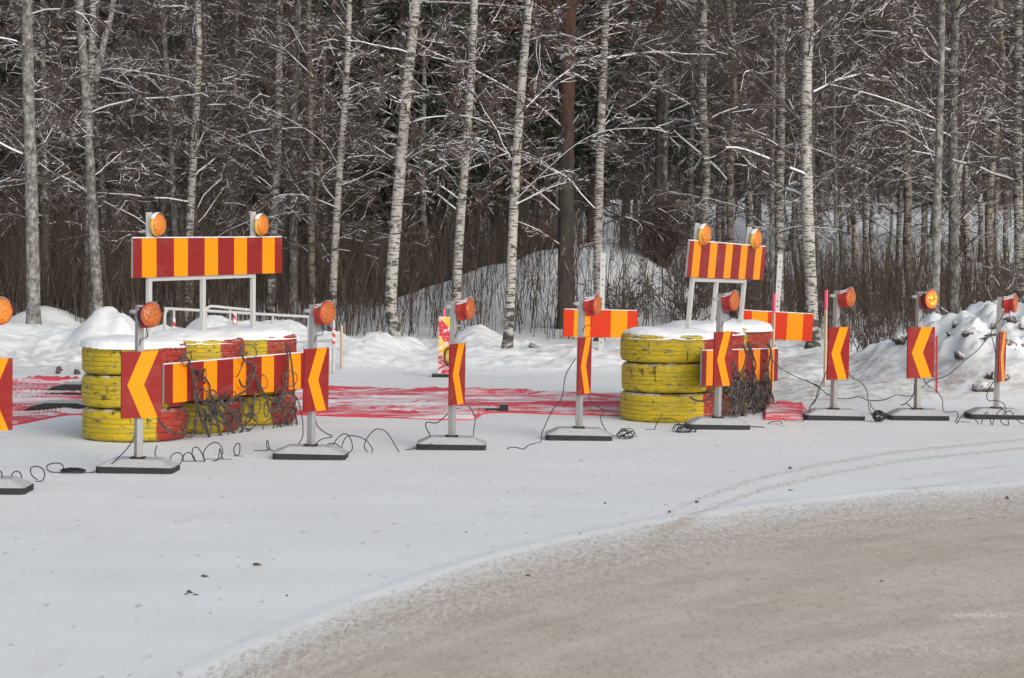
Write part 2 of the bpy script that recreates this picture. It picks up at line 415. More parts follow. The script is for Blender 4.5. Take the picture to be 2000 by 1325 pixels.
for (px, py, Y, w, dy) in BUMPS + MOUND:
    p = PY(px, py, Y); BB.append((p[0], Y, max(p[2], .05), w * Y / FP, dy))
def terrain(x, y):
    x = np.asarray(x, float); y = np.asarray(y, float)
    s = np.zeros_like(x + y)
    for (bx, by, h, wx, wy) in BB:
        r = ((x - bx) / (wx * 1.25)) ** 2 + ((y - by) / (wy * 1.25)) ** 2
        s = s + (h * np.exp(-r * .9)) ** 3
    h = s ** (1 / 3)
    base = sstep(33.0, 36.0, y) * .12 + sstep(66, 118, y) * 3.3
    rough = fbm(x * .9, y * .9, 5) * .10 * sstep(32, 35, y) * (1 - .7 * sstep(44, 47, y))
    rough = rough + np.abs(fbm(x * 4, y * 4, 4)) * .10 * sstep(33, 34.5, y) * (1 - sstep(38.5, 41, y)) * (1 - sstep(3.5, 5, x))
    pile = sstep(.25, .8, h) * sstep(3.5, 5.0, x) * (1 - sstep(33, 36, y))
    rough2 = ((.34 - np.abs(fbm(x * 1.7, y * 1.7, 5)) * 1.0) * .36 - .08 + fbm(x * 5, y * 5, 4) * .16 + np.abs(fbm(x * 9, y * 9, 3)) * .07) * pile
    foot = fbm(x * 3.2, y * 3.2, 4) * .05 * sstep(28, 29.5, y) * sstep(2.5, 4, x) + fbm(x * 3.2, y * 3.2, 4) * .04 * sstep(30, 33.5, y)
    far = fbm(x * .05, y * .05, 3) * 1.5 * sstep(60, 120, y)
    return h + base + rough + rough2 + foot * sstep(.0, .1, h + base) + far
xs = np.concatenate([np.linspace(-600, -24, 30)[:-1], np.linspace(-24, -8, 50)[:-1], np.linspace(-8, 9.5, 340)[:-1], np.linspace(9.5, 26, 50)[:-1], np.linspace(26, 600, 30)])
ys = np.concatenate([np.linspace(-400, 0, 12)[:-1], np.linspace(0, 27.5, 40)[:-1], np.linspace(27.5, 39, 210)[:-1], np.linspace(39, 54, 90)[:-1], np.linspace(54, 200, 90)[:-1], np.linspace(200, 900, 20)])
XX, YY = np.meshgrid(xs, ys); ZZ = terrain(XX, YY)
def grid_faces(ny, nx):
    i = np.arange(ny - 1)[:, None] * nx + np.arange(nx - 1)[None, :]; i = i.reshape(-1)
    return np.stack([i, i + 1, i + nx + 1, i + nx], 1)
grime = sstep(27.9, 28.8, YY) * (1 - sstep(.25, .75, ZZ)) * sstep(2.2, 3.6, XX) * (1 - sstep(33, 35, YY)) + .55 * sstep(31.8, 33, YY) * (1 - sstep(35, 36.2, YY)) * (1 - sstep(-5, -3.2, XX)) * (1 - sstep(.1, .4, ZZ))
grime = np.clip(grime + .07 * sstep(.3, .7, ZZ) * sstep(4.5, 5.5, XX) * (1 - sstep(33, 35, YY)), 0, 1)
g = mk('snow_ground', np.stack([XX, YY, ZZ], -1).reshape(-1, 3), grid_faces(len(ys), len(xs)), M['ground'], smooth=True, attr=('grime', grime.reshape(-1)))
tag(g, kind='structure')
# sanded road sheet with worn edge and wheel tracks
ed = np.array([G(*p)[:2] for p in [(370, 1325), (500, 1265), (620, 1215), (700, 1182), (850, 1130), (1000, 1084), (1150, 1052), (1300, 1024), (1500, 995), (1750, 967), (2000, 950)]])
ed = np.vstack([[-6, 2.0], [-3.2, 7.2], ed, [7, ed[-1, 1] + 1.2], [14, ed[-1, 1] + 2.5]])
rx = np.linspace(-6, 14, 300); ry = np.linspace(1.5, 27.0, 380)
RX, RY = np.meshgrid(rx, ry)
sd_ = np.interp(RX, ed[:, 0], ed[:, 1]) - RY
wob = fbm(RX * 1.1, RY * .6, 4) * .10
dirt = .55 * sstep(-.24, .14, sd_ + wob) + .33 * sstep(.0, 1.2, sd_ + wob * 2) + .25 * sstep(1.0, 3.0, sd_)
dirt = np.where(sd_ < 0, dirt * .9, dirt)
dirt += .28 * np.exp(-((sd_ + .26 + wob * .3) / .05) ** 2)         # ridge line of grit at the very edge
def track(pts, w, amp):
    P = np.array([G(*p)[:2] for p in pts]); yy = np.interp(RX, P[:, 0], P[:, 1], left=-99, right=P[-1, 1])
    d = (RY - yy) * .8
    f = sstep(P[0, 0], P[0, 0] + .5, RX)
    return amp * f * (np.exp(-((d - w) / (w * .45)) ** 2) + np.exp(-((d + w) / (w * .45)) ** 2) + .35 * np.exp(-(d / (w * 1.5)) ** 2))
dirt = dirt + track([(1235, 1050), (1300, 1020), (1370, 988), (1480, 948), (1600, 920), (1750, 893), (2000, 868), (2300, 850)], .30, .50) * (1 - sstep(5.2, 9, RX) * .3)
dirt = dirt + track([(1690, 962), (1850, 936), (2000, 916), (2300, 896)], .28, .36)
dirt = dirt - .5 * np.exp(-(((RX - G(1925, 1203)[0]) / .35) ** 2 + ((RY - G(1925, 1203)[1]) / .12) ** 2)) - .28 * np.exp(-(((RX - G(1790, 1270)[0]) / .6) ** 2 + ((RY - G(1790, 1270)[1]) / .25) ** 2))
dirt = np.clip(dirt, 0, 1.15)
RZ = .006 + fbm(RX * .9, RY * .45, 4) * .004 + .009 * np.exp(-((sd_ + .22 + wob) / .07) ** 2) * (1 + fbm(RX * 5, RY * 5, 3)) + .012 * np.exp(-((sd_ + .1) / .25) ** 2) * (1 + fbm(RX * 6, RY * 6, 3)) * .6
road = mk('gravel_road', np.stack([RX, RY, RZ], -1).reshape(-1, 3), grid_faces(len(ry), len(rx)), M['ground'], smooth=True, attr=('dirt', dirt.reshape(-1)))
at_ = road.data.attributes.new('across', 'FLOAT', 'POINT'); at_.data.foreach_set('value', sd_.astype(np.float32).reshape(-1))
tag(road, kind='structure')
def T(x, y): return float(terrain(np.array([x]), np.array([y]))[0])

# ------------------------------------------------------------------ vegetation generators
def tubes(P, R, s=3, snow=0.0, rng=None, cover=.7, m0=0, m1=1):
    """P (N,K,3), R (N,K). snow>0: 4-sided with a raised ridge of snow on the level stretches."""
    N, K, _ = P.shape
    t = np.empty_like(P); t[:, 1:-1] = P[:, 2:] - P[:, :-2]; t[:, 0] = P[:, 1] - P[:, 0]; t[:, -1] = P[:, -1] - P[:, -2]
    t /= np.linalg.norm(t, axis=2, keepdims=True) + 1e-9
    u = np.stack([t[..., 1], -t[..., 0], np.zeros((N, K))], -1); n = np.linalg.norm(u, axis=2, keepdims=True)
    u = np.where(n < .08, np.array([1.0, 0, 0]), u / (n + 1e-9)); w = np.cross(u, t)
    hz = np.clip(np.linalg.norm(t[..., :2], axis=2), 0, 1)
    if snow > 0: s = 4
    rings = []
    for j in range(s):
        a = 2 * pi * j / s + (0 if snow > 0 else .5)
        v = P + (u * cos(a) + w * sin(a)) * R[..., None]
        if snow > 0 and j == 1: v = v + np.array([0, 0, 1.0]) * (snow * hz ** 2 * np.clip(R / .01, .35, 1.8))[..., None]
        rings.append(v)
    V = np.stack(rings, 2).reshape(-1, 3)
    b = (np.arange(N)[:, None] * K + np.arange(K - 1)[None, :]).reshape(-1) * s
    F = []; MI = []
    hzm = ((hz[:, 1:] + hz[:, :-1]) / 2).reshape(-1)
    cov = (np.repeat(rng.rand(N), K - 1) < min(1, cover ** .6)) & (rng.rand(len(b)) < min(.97, cover ** .4 + .08)) & (hzm > .42) if (snow > 0 and rng is not None) else np.zeros(len(b), bool)
    for j in range(s):
        j2 = (j + 1) % s
        F.append(np.stack([b + j, b + j2, b + s + j2, b + s + j], 1))
        MI.append(np.where(cov, m1, m0) if (snow > 0 and j in (0, 1)) else np.full(len(b), m0))
    return V, np.concatenate(F), np.concatenate(MI)
class Acc:
    def __init__(s): s.V = []; s.F = []; s.M = []; s.n = 0
    def add(s, vfm, off=0):
        V, F, m = vfm; s.V.append(V); s.F.append(F + s.n); s.M.append(m + off); s.n += len(V)
    def obj(s, name, mats, parent=None):
        return mk(name, np.concatenate(s.V), np.concatenate(s.F), mats, np.concatenate(s.M), parent=parent)
def norm(v): return v / (np.linalg.norm(v, axis=-1, keepdims=True) + 1e-9)
def grow(base, d, L, K, rng, wander=.15, grav=0.0):
    """polyline batch from base (N,3) in direction d, length L (N)"""
    N = len(base); P = np.zeros((N, K, 3)); P[:, 0] = base; step = (L / (K - 1))[:, None]; d = norm(d)
    for k in range(1, K):
        d = norm(d + rng.normal(0, wander, (N, 3)) + np.array([0, 0, grav])); P[:, k] = P[:, k - 1] + d * step
    return P
def spawn(P, R, n, l0, l1, spread, K, rng, wander=.15, grav=0.0, rf=.5, tlo=.2, flat=False):
    N, KK, _ = P.shape
    L = np.linalg.norm(P[:, -1] - P[:, 0], axis=1)
    idx = np.repeat(np.arange(N), n); t = tlo + (1 - tlo) * rng.rand(N * n) ** .9
    f = t * (KK - 1); i = np.minimum(f.astype(int), KK - 2); fr = (f - i)[:, None]
    base = P[idx, i] * (1 - fr) + P[idx, i + 1] * fr; tan = norm(P[idx, i + 1] - P[idx, i])
    q = norm(rng.normal(0, 1, (N * n, 3))); 
    if flat: q[:, 2] *= .15
    q = norm(q - tan * np.sum(q * tan, 1, keepdims=True))
    d = tan + q * spread
    LL = L[idx] * (l0 + (l1 - l0) * rng.rand(N * n)) * (1.15 - .6 * t)
    C = grow(base, d, LL, K, rng, wander, grav)
    r0 = (R[idx, i] * rf)[:, None]; RR = r0 * np.linspace(1, .35, K)[None, :]
    return C, RR
def limbs(TP, TR, nl, flo, fhi, L0, rng, el=(20, 55), K=11, grav=-.035, rf=.22, azb=None):
    KK = len(TP); f = flo + (fhi - flo) * np.sort(rng.rand(nl)); g_ = f * (KK - 1); i = np.minimum(g_.astype(int), KK - 2); fr = (g_ - i)[:, None]
    base = TP[i] * (1 - fr) + TP[i + 1] * fr; r = (TR[i] * (1 - fr[:, 0]) + TR[i + 1] * fr[:, 0])
    az = rng.rand(nl) * 2 * pi; e = np.radians(el[0] + (el[1] - el[0]) * rng.rand(nl))
    d = np.stack([np.cos(az) * np.cos(e), np.sin(az) * np.cos(e), np.sin(e)], 1)
    L = L0 * (.45 + .75 * rng.rand(nl)) * (1 - .55 * f)
    P = grow(base, d, L, K, rng, .12, grav)
    r0 = np.clip(r * rf, .006, .022) * (.6 + .6 * rng.rand(nl)); R = r0[:, None] * np.linspace(1, .3, K)[None, :]
    return P, R
def trunk_mesh(TP, TR, mat, parent, n=14, rng=None, flare=.35, name='trunk'):
    pts = np.array(catmull(TP, 5)); K = len(pts); rs = np.interp(np.linspace(0, len(TP) - 1, K), np.arange(len(TP)), TR)
    hz = pts[:, 2] - pts[0, 2]; rs = rs * (1 + flare * np.exp(-np.clip(hz, 0, 99) / .22))
    a = np.arange(n) * 2 * pi / n
    V = pts[:, None, :] + np.stack([np.cos(a), np.sin(a), 0 * a], 1)[None] * rs[:, None, None] * (1 + (rng.rand(K, n, 1) - .5) * .10)
    b = (np.arange(K - 1)[:, None] * n + np.arange(n)[None]).reshape(-1); j = np.tile(np.arange(n), K - 1)
    F = np.stack([b, b - j + (j + 1) % n, b - j + (j + 1) % n + n, b + n], 1)
    return mk(name, V.reshape(-1, 3), F, mat, smooth=True, parent=parent)
def crown_mesh(TP, TR, rng, parent, nl=34, flo=.12, fhi=.98, L0=2.8, el=(15, 55), n2=7, n3=5, cover=.72, limb='limb', dens=1.0, name='crown', snow=.016):
    A = Acc(); P, R = limbs(TP, TR, nl, flo, fhi, L0, rng, el)
    A.add(tubes(P, R, snow=snow * 1.0, rng=rng, cover=cover + .12))
    C, CR = spawn(P, R, n2, .22, .6, .75, 6, rng, .16, -.02, .6); CR = np.maximum(CR, .0045)
    A.add(tubes(C, CR, snow=snow, rng=rng, cover=cover))
    D, DR = spawn(C, CR, n3, .25, .7, .8, 3, rng, .2, -.02, .7); DR = np.maximum(DR, .0034)
    V, F, m = tubes(D, DR, snow=snow * .75, rng=rng, cover=cover * .62); m = np.where(m == 0, 2, m); A.add((V, F, m))
    return A.obj(name, [M[limb], M['snow'], M['twig']], parent)

def bark_tree(name, px_pts, Y, wpx, mat, label, seed, cat='tree', top=11.0, fork=None, L0=2.6, nl=30, group=None, limb='limb', el=(15, 60), flo=.1, extra=None, cover=.24, n2=10, n3=9):
    """trunk read off in the picture at depth Y: px_pts from the foot up; continued above the frame up to height top"""
    rng = np.random.RandomState(seed)
    P = [PY(px, py, Y) for px, py in px_pts]
    zf = T(P[0][0], Y); P[0][2] = zf - .06
    P = [p for i, p in enumerate(P) if i == 0 or p[2] > P[0][2] + .25]
    last, prev = P[-1], P[-2]; dr = (last - prev) / max(last[2] - prev[2], .3); dr[2] = 0; dr *= .5
    zz = last[2]
    k = 0
    while zz < top:
        zz += 1.3; k += 1
        P.append(last + dr * (zz - last[2]) + np.array([rng.normal(0, .05), rng.normal(0, .05), zz - last[2]]))
    P = np.array(P); P[1:, 1] += np.cumsum(rng.normal(0, .04, len(P) - 1))
    root = empty(name, tuple(P[0])); L = P - P[0]
    h = L[:, 2]; r0 = wpx * Y / FP / 2; TR = r0 * np.clip(1 - h / (top * 1.15), .1, 1) ** .55
    trunk_mesh(L, TR, M[mat], root, rng=rng)
    # even parameter for the crown
    hh = np.linspace(0, h[-1], 14); TP = np.stack([np.interp(hh, h, L[:, i]) for i in range(3)], 1); TRr = np.interp(hh, h, TR)
    crown_mesh(TP, TRr, rng, root, nl=nl, flo=flo, L0=L0, limb=limb, el=el, cover=cover, n2=n2, n3=n3, snow=.012)
    if fork:
        A = []
        for pts, w in fork:
            FPp = np.array([PY(px, py, Y) for px, py in pts]) - P[0]; A.append((FPp, w * Y / FP / 2))
        for FPp, w in A:
            trunk_mesh(FPp, np.linspace(w, w * .6, len(FPp)), M[mat], root, n=10, rng=rng, flare=0, name='fork')
    if extra:
        for pts, w, dy in extra:
            A = Acc()
            q = [PY(px, py, Y + dy * i / max(1, len(pts) - 1)) - P[0] for i, (px, py) in enumerate(pts)]
            q = np.array(catmull(q, 4))[None]; rr = (w * .60 * Y / FP / 2) * np.linspace(1, .35, q.shape[1])[None]
            A.add(tubes(q, rr, snow=.013, rng=rng, cover=.8))
            C, CR = spawn(q, rr, 24, .10, .32, .8, 5, rng, .15, .0, .4, tlo=.15); CR = np.maximum(CR, .005); A.add(tubes(C, CR, snow=.011, rng=rng, cover=.4))
            D, DR = spawn(C, CR, 6, .3, .7, .8, 3, rng, .2, 0, .7); DR = np.maximum(DR, .003); A.add(tubes(D, DR, snow=.008, rng=rng, cover=.2))
            A.obj('limb', [M['redlimb' if 'pine' in name else limb], M['snow']], root)
    return tag(root, label, cat, group)

GB = 'trees at the edge of the wood'
hero = [
 ('aspen_tree', [(66, 668), (64, 560), (60, 350), (55, 150), (55, 0)], 38.5, 27, 'grey', 'thick mottled grey aspen trunk standing before the snow dome at the left edge', 11, 'aspen tree'),
 ('birch_tree', [(92, 660), (90, 400), (84, 200), (82, 0)], 46, 14, 'birch_rough', 'slim black and white birch just right of the thick grey aspen', 12, 'birch tree'),
 ('birch_tree', [(172, 660), (174, 430), (178, 200), (183, 0)], 45, 16, 'birch', 'white birch hidden behind the lower grey forked trunk', 13, 'birch tree'),
 ('aspen_tree', [(193, 650), (187, 500), (178, 350), (166, 150), (155, 0)], 41, 21, 'grey', 'smooth grey forked tree with a snowy side stem leaning right', 14, 'aspen tree'),
 ('aspen_tree', [(352, 660), (340, 430), (333, 250), (322, 90), (316, 0)], 44, 12, 'grey', 'thin bent grey stem with a snow lump, left of the tall striped board', 15, 'aspen tree'),
 ('birch_tree', [(368, 650), (372, 430), (380, 280), (389, 130), (387, 0)], 43, 17, 'birch', 'white birch passing behind the left tall striped board', 16, 'birch tree'),
 ('birch_tree', [(398, 650), (398, 400), (400, 180), (396, 0)], 47, 10, 'birch_tan', 'thin tan birch touching the white birch behind the left striped board', 17, 'birch tree'),
 ('birch_tree', [(527, 655), (533, 480), (543, 250), (545, 0)], 43, 17, 'birch_rough', 'rough spotted birch right of the left tall striped board', 18, 'birch tree'),
 ('aspen_tree', [(573, 655), (573, 450), (574, 250), (583, 0)], 44.5, 17, 'grey', 'grey lichened trunk between the spotted birch and the brown birch', 19, 'aspen tree'),
 ('birch_tree', [(611, 660), (608, 450), (606, 200), (603, 40)], 43, 14, 'birch_tan', 'brownish peeling birch with forked snowy boughs low down', 20, 'birch tree'),
 ('birch_tree', [(648, 668), (653, 520), (662, 350), (674, 180), (682, 0)], 41.5, 15, 'birch', 'slim white birch leaning right above the end of the tube barrier', 21, 'birch tree'),
 ('birch_tree', [(777, 694), (764, 600), (768, 500), (782, 330), (797, 150), (812, 0)], 37.5, 24, 'birch', 'bright white birch with a curved foot standing in the middle of the snow bank', 22, 'birch tree'),
 ('birch_tree', [(889, 670), (896, 480), (908, 320), (920, 150), (927, 0)], 41, 19, 'birch', 'white birch directly behind the third chevron marker', 23, 'birch tree'),
 ('birch_tree', [(990, 718), (996, 600), (1003, 420), (1014, 230), (1034, 0)], 36, 20, 'birch', 'white birch in front of the left slope of the big snow mound', 24, 'birch tree'),
 ('birch_tree', [(1171, 700), (1168, 500), (1172, 300), (1178, 150), (1184, 0)], 40.5, 19, 'birch_rough', 'white birch standing right behind the left perforated sign post', 26, 'birch tree'),
 ('birch_tree', [(1300, 560), (1298, 350), (1302, 150), (1304, 0)], 52, 14, 'grey', 'dark grey trunk just right of the thin orange pine', 28, 'tree'),
 ('birch_tree', [(1349, 600), (1348, 400), (1352, 200), (1356, 0)], 54, 11, 'birch_rough', 'thin pale birch rising behind the leaning striped board', 29, 'birch tree'),
 ('aspen_tree', [(1508, 640), (1508, 400), (1512, 200), (1514, 0)], 45, 10, 'grey', 'thin grey stem hugging the left side of a birch by the right sign post', 30, 'aspen tree'),
 ('birch_tree', [(1523, 680), (1522, 450), (1525, 250), (1529, 0)], 42, 17, 'birch_rough', 'birch behind the right perforated sign post', 31, 'birch tree'),
 ('birch_tree', [(1588, 695), (1583, 550), (1578, 400), (1577, 200), (1583, 0)], 38.5, 25, 'birch', 'stout white birch right behind the right small striped board', 32, 'birch tree'),
 ('birch_tree', [(1690, 640), (1690, 420), (1694, 200), (1697, 0)], 53, 11, 'birch_rough', 'thin birch between the stout white birch and the lit lamp', 33, 'birch tree'),
 ('birch_tree', [(1752, 640), (1757, 420), (1764, 200), (1771, 0)], 55, 12, 'birch_rough', 'spotted birch left of the lit lamp deep in the wood', 34, 'birch tree'),
 ('aspen_tree', [(1826, 650), (1829, 450), (1834, 250), (1839, 0)], 39.5, 17, 'grey', 'slender grey trunk just right of the lit lamp', 35, 'aspen tree'),
 ('aspen_tree', [(1862, 640), (1862, 430), (1860, 220), (1866, 0)], 46, 22, 'grey', 'broad dark trunk with steep boughs rising behind the big snow pile', 36, 'tree'),
 ('birch_tree', [(1994, 620), (1990, 430), (1989, 220), (1992, 0)], 43, 20, 'birch_rough', 'rough birch cut by the right edge of the picture', 37, 'birch tree'),
 ('birch_tree', [(-60, 660), (-55, 400), (-50, 0)], 42, 18, 'birch', 'white birch just outside the left edge of the picture', 38, 'birch tree'),
 ('birch_tree', [(2075, 660), (2070, 400), (2066, 0)], 42, 18, 'birch', 'white birch just outside the right edge of the picture', 39, 'birch tree'),
 ('alder_tree', [(452, 650), (452, 400), (458, 200), (462, 0)], 50, 9, 'grey', 'thin dark alder stem behind the left tall striped board', 40, 'alder tree'),
 ('alder_tree', [(1415, 620), (1412, 400), (1408, 200), (1410, 0)], 56, 9, 'grey', 'thin dark alder stem behind the right tall striped board', 41, 'alder tree'),
 ('alder_tree', [(1630, 660), (1632, 400), (1628, 200), (1634, 0)], 50, 8, 'grey', 'thin dark alder stem above the sixth chevron marker', 42, 'alder tree'),
]
EX = {
 14: [([(185, 395), (215, 340), (260, 320), (305, 318)], 3, -1.2), ([(180, 300), (130, 268), (95, 235)], 4, .5), ([(185, 150), (215, 135), (300, 145), (370, 160)], 3.5, -.8)],
 18: [([(530, 330), (490, 260), (450, 150), (430, 40)], 4, 1.0), ([(548, 100), (600, 60), (660, 30)], 3, 1.0)],
 20: [([(610, 400), (575, 360), (545, 300), (520, 270)], 5, -.6), ([(612, 330), (640, 240), (665, 160), (705, 70), (720, 0)], 5.5, .6), ([(606, 440), (575, 415), (548, 395)], 4, -.3)],
 21: [([(655, 470), (690, 455), (715, 440)], 3, -.4), ([(664, 300), (700, 270), (745, 262)], 2.5, -.7)],
 22: [([(787, 320), (815, 300), (855, 285), (905, 278), (1000, 258)], 4, -.6), ([(800, 95), (850, 70), (910, 60), (980, 75)], 3.5, .8)],
 24: [([(1004, 395), (1070, 330), (1130, 280), (1190, 255), (1290, 250)], 4.5, -.8), ([(1008, 400), (1080, 365), (1140, 350)], 4, .3), ([(1014, 225), (1070, 170), (1130, 125), (1180, 105)], 5, .8), ([(990, 300), (950, 275), (905, 268)], 3.5, -.5)],
 26: [([(1185, 125), (1230, 100), (1290, 84), (1420, 92), (1510, 108)], 4.5, -1.4), ([(1175, 250), (1210, 220), (1260, 190), (1300, 130)], 3, .8)],
 31: [([(1515, 456), (1560, 444), (1600, 446), (1645, 450)], 7, -2.0), ([(1524, 290), (1560, 282), (1610, 300), (1700, 340)], 4, -.6)],
 32: [([(1590, 70), (1620, 40), (1665, 0)], 5, .4), ([(1595, 90), (1630, 55), (1690, -10)], 4, -.4)],
 35: [([(1830, 235), (1780, 212), (1700, 185), (1620, 165)], 5, -.8), ([(1827, 325), (1800, 260), (1760, 180), (1715, 110)], 4.5, .6), ([(1832, 130), (1790, 80), (1760, 0)], 3.5, .5)],
 36: [([(1868, 275), (1920, 235), (2000, 205), (2080, 195)], 5, -1.0), ([(1868, 190), (1930, 165), (1990, 135), (2060, 125)], 4, -.6), ([(1870, 340), (1900, 260), (1935, 170), (2000, 60)], 4.5, .8), ([(1872, 320), (1930, 316), (1980, 312)], 3.5, -.5), ([(1866, 160), (1920, 70), (2000, 15)], 5, .6)],
 37: [([(1982, 285), (1930, 255), (1910, 235)], 3.5, -.4), ([(1984, 205), (1950, 180), (1925, 160)], 4, -.6)],
}
FK = {14: [([(186, 160), (200, 95), (215, 40), (226, -30)], 15)], 20: [([(611, 430), (625, 330), (632, 180), (635, 60)], 8)]}
for (nm, pts, Y, w, mat, lab, sd2, cat) in hero:
    n_l = 40 if sd2 not in (11, 14, 22, 24) else 30
    bark_tree(nm, pts, Y, w, mat, lab, sd2, cat, top=11.5 + (sd2 % 4) * .6, fork=FK.get(sd2), extra=EX.get(sd2), nl=n_l, group=GB, L0=2.5 if Y < 42 else 3.0, flo=.16 if Y < 42 else .1)
bark_tree('pine_tree', [(1106, 648), (1106, 500), (1107, 300), (1110, 120), (1113, 0)], 42.5, 34, 'pine', 'large pine with orange upper bark growing out of the big snow mound', 25, 'pine tree', top=13, group=GB, nl=16, limb='redlimb', flo=.35, L0=3.0,
   extra=[([(1096, 88), (1065, 62), (1010, 54), (960, 60), (925, 78)], 7, -.8), ([(1100, 46), (1063, 24), (1000, 13), (820, 2)], 7, .8), ([(1098, 250), (1060, 215), (1010, 184), (920, 135), (830, 97)], 9, -1.2),
          ([(1090, 340), (1019, 301), (930, 280), (880, 300), (820, 340)], 6, 1.0), ([(1092, 412), (1040, 365), (1015, 345)], 6, -.5), ([(1100, 190), (1060, 160), (1010, 150)], 5, .8), ([(1118, 110), (1150, 80), (1230, 60)], 5, .8), ([(1092, 478), (1050, 450), (1010, 433)], 5, -.8), ([(1118, 500), (1150, 478), (1190, 472)], 4, -.8), ([(1090, 300), (1010, 330), (930, 400)], 4, .4)])
bark_tree('pine_tree', [(1284, 560), (1284, 400), (1287, 200), (1287, 0)], 50, 13, 'pine_thin', 'thin straight pine with orange upper bark above the dark bush', 27, 'pine tree', top=14, group=GB, nl=14, limb='redlimb', flo=.5, L0=2.0)

# generic inner-wood trees (each variant built once, then copied)
def variant(kind, seed):
    rng = np.random.RandomState(seed); H = 15.0
    z = np.linspace(0, H, 14); w = np.cumsum(rng.normal(0, .07, (14, 2)), 0); w[0] = 0; TP = np.stack([w[:, 0], w[:, 1], z], 1)
    r0 = .055 + .05 * rng.rand(); TR = r0 * np.clip(1 - z / (H * 1.05), .08, 1) ** .7
    root = empty({'birch': 'birch_tree', 'alder': 'alder_tree'}[kind], (0, 0, 0))
    trunk_mesh(TP, TR, M[{'birch': ('birch', 'birch_rough', 'birch_tan')[seed % 3], 'alder': 'grey'}[kind]], root, n=10, rng=rng)
    crown_mesh(TP, TR, rng, root, nl=54, flo=.17, L0=3.0, el=(25, 70), n2=10, n3=10, cover=.15, snow=.008)
    return root
def spruce(seed, z0=3.0, H=17.0, W=2.6, low=False):
    rng = np.random.RandomState(seed); root = empty('spruce_tree', (0, 0, 0))
    z = np.linspace(0, H, 12); TP = np.stack([0 * z, 0 * z, z], 1); TR = .13 * np.clip(1 - z / (H * 1.02), .05, 1)
    trunk_mesh(TP, TR, M['limb'], root, n=10, rng=rng)
    A = Acc(); n = 95; f = np.sort(rng.rand(n)); zb = z0 + (H - z0) * f
    az = rng.rand(n) * 2 * pi; d = np.stack([np.cos(az), np.sin(az), .25 + 0 * az], 1)
    P = grow(np.stack([0 * zb, 0 * zb, zb], 1), d, W * (1.05 - f) * (.75 + .4 * rng.rand(n)), 6, rng, .05, -.13)
    R = np.full((n, 6), 1.0) * np.linspace(.03, .014, 6)
    A.add(tubes(P, R, snow=.02, rng=rng, cover=.3, m0=0, m1=1))
    C, CR = spawn(P, R, 13, .25, .5, .9, 4, rng, .08, -.06, 1, tlo=.15, flat=True); CR[:] = np.linspace(.020, .010, 4)
    A.add(tubes(C, CR, snow=.014, rng=rng, cover=.2, m0=0, m1=1))
    D, DR = spawn(C, CR, 6, .25, .6, .8, 2, rng, .1, -.25, 1, tlo=.1); DR[:] = np.linspace(.016, .009, 2)
    A.add(tubes(D, DR, snow=.008, rng=rng, cover=.08, m0=0, m1=1))
    A.obj('crown', [M['needle'], M['snow']], root)
    return root
rng = np.random.RandomState(3)
variants = [variant('birch', 100), variant('birch', 101), variant('birch', 102), variant('birch', 103), variant('birch', 105), variant('alder', 104), variant('alder', 106)]
used = set()
def place(proto, x, y, sc=1.0, rz=0.0, label=None, cat=None, group=None):
    if id(proto) in used: o = copy_tree(proto)
    else: o = proto; used.add(id(proto))
    o.location = (x, y, T(x, y) - .08); o.rotation_euler = (radians(random.uniform(-1.8, 1.8)), radians(random.uniform(-1, 2.2)), rz); o.scale = (sc, sc, sc)
    return tag(o, label, cat, group)
random.seed(5)
pts = []
tries = 0
heroxy = [(PY(h[1][0][0], h[1][0][1], h[2])[0], h[2]) for h in hero]
while len(pts) < 205 and tries < 20000:
    tries += 1
    y = 47 + 56 * rng.rand() ** .8; hw = y * .245 + 1.5; x = (rng.rand() * 2 - 1) * hw
    if -3.0 < x < 4.0 and y < 52.5: continue
    if y > 70 and rng.rand() < .8 and (.03 < x / y < .115 or .14 < x / y < .19): continue
    if min([(x - a) ** 2 + (y - b) ** 2 for a, b in pts + heroxy]) < (1.1 if y < 70 else 1.4) ** 2 * .8: continue
    pts.append((x, y))
for k, (x, y) in enumerate(pts):
    v = variants[int(rng.randint(len(variants)))]
    bi = v.name.startswith('birch')
    place(v, x, y, .75 + .45 * rng.rand(), rng.rand() * 6.28, 'slender snow-flecked birch standing in the crowd of trees inside the wood' if bi else 'slender grey alder standing in the crowd of trees inside the wood',
          'birch tree' if bi else 'alder tree', 'birches inside the wood' if bi else 'alders inside the wood')
sp = [spruce(201, 3.4), spruce(202, 2.6, 16, 3.0), spruce(203, 4.2, 18, 2.8)]
for i, (px, Y, k, s) in enumerate([(-40, 50, 0, 1.0), (40, 56, 2, 1), (130, 53, 0, 1.05), (255, 57, 2, 1.0), (330, 66, 1, 1.1), (640, 57, 2, 1.0), (700, 63, 0, 1.05), (775, 55, 0, .95), (845, 58, 1, 1.0), (905, 68, 1, 1.1), (965, 60, 2, 1.0), (1045, 70, 1, 1.1), (1150, 62, 2, 1.0), (1215, 58, 2, 1.05), (1260, 72, 0, 1.1), (1480, 85, 0, 1.0), (1880, 84, 1, 1.1), (2040, 66, 0, 1.0), (-140, 60, 1, 1)]):
    x = (px - 1000) * Y / FP
    place(sp[k], x, Y, s, rng.rand() * 6.28, 'dark green spruce with snow-dusted drooping boughs standing among the bare trees', 'spruce tree', 'spruces among the bare trees')

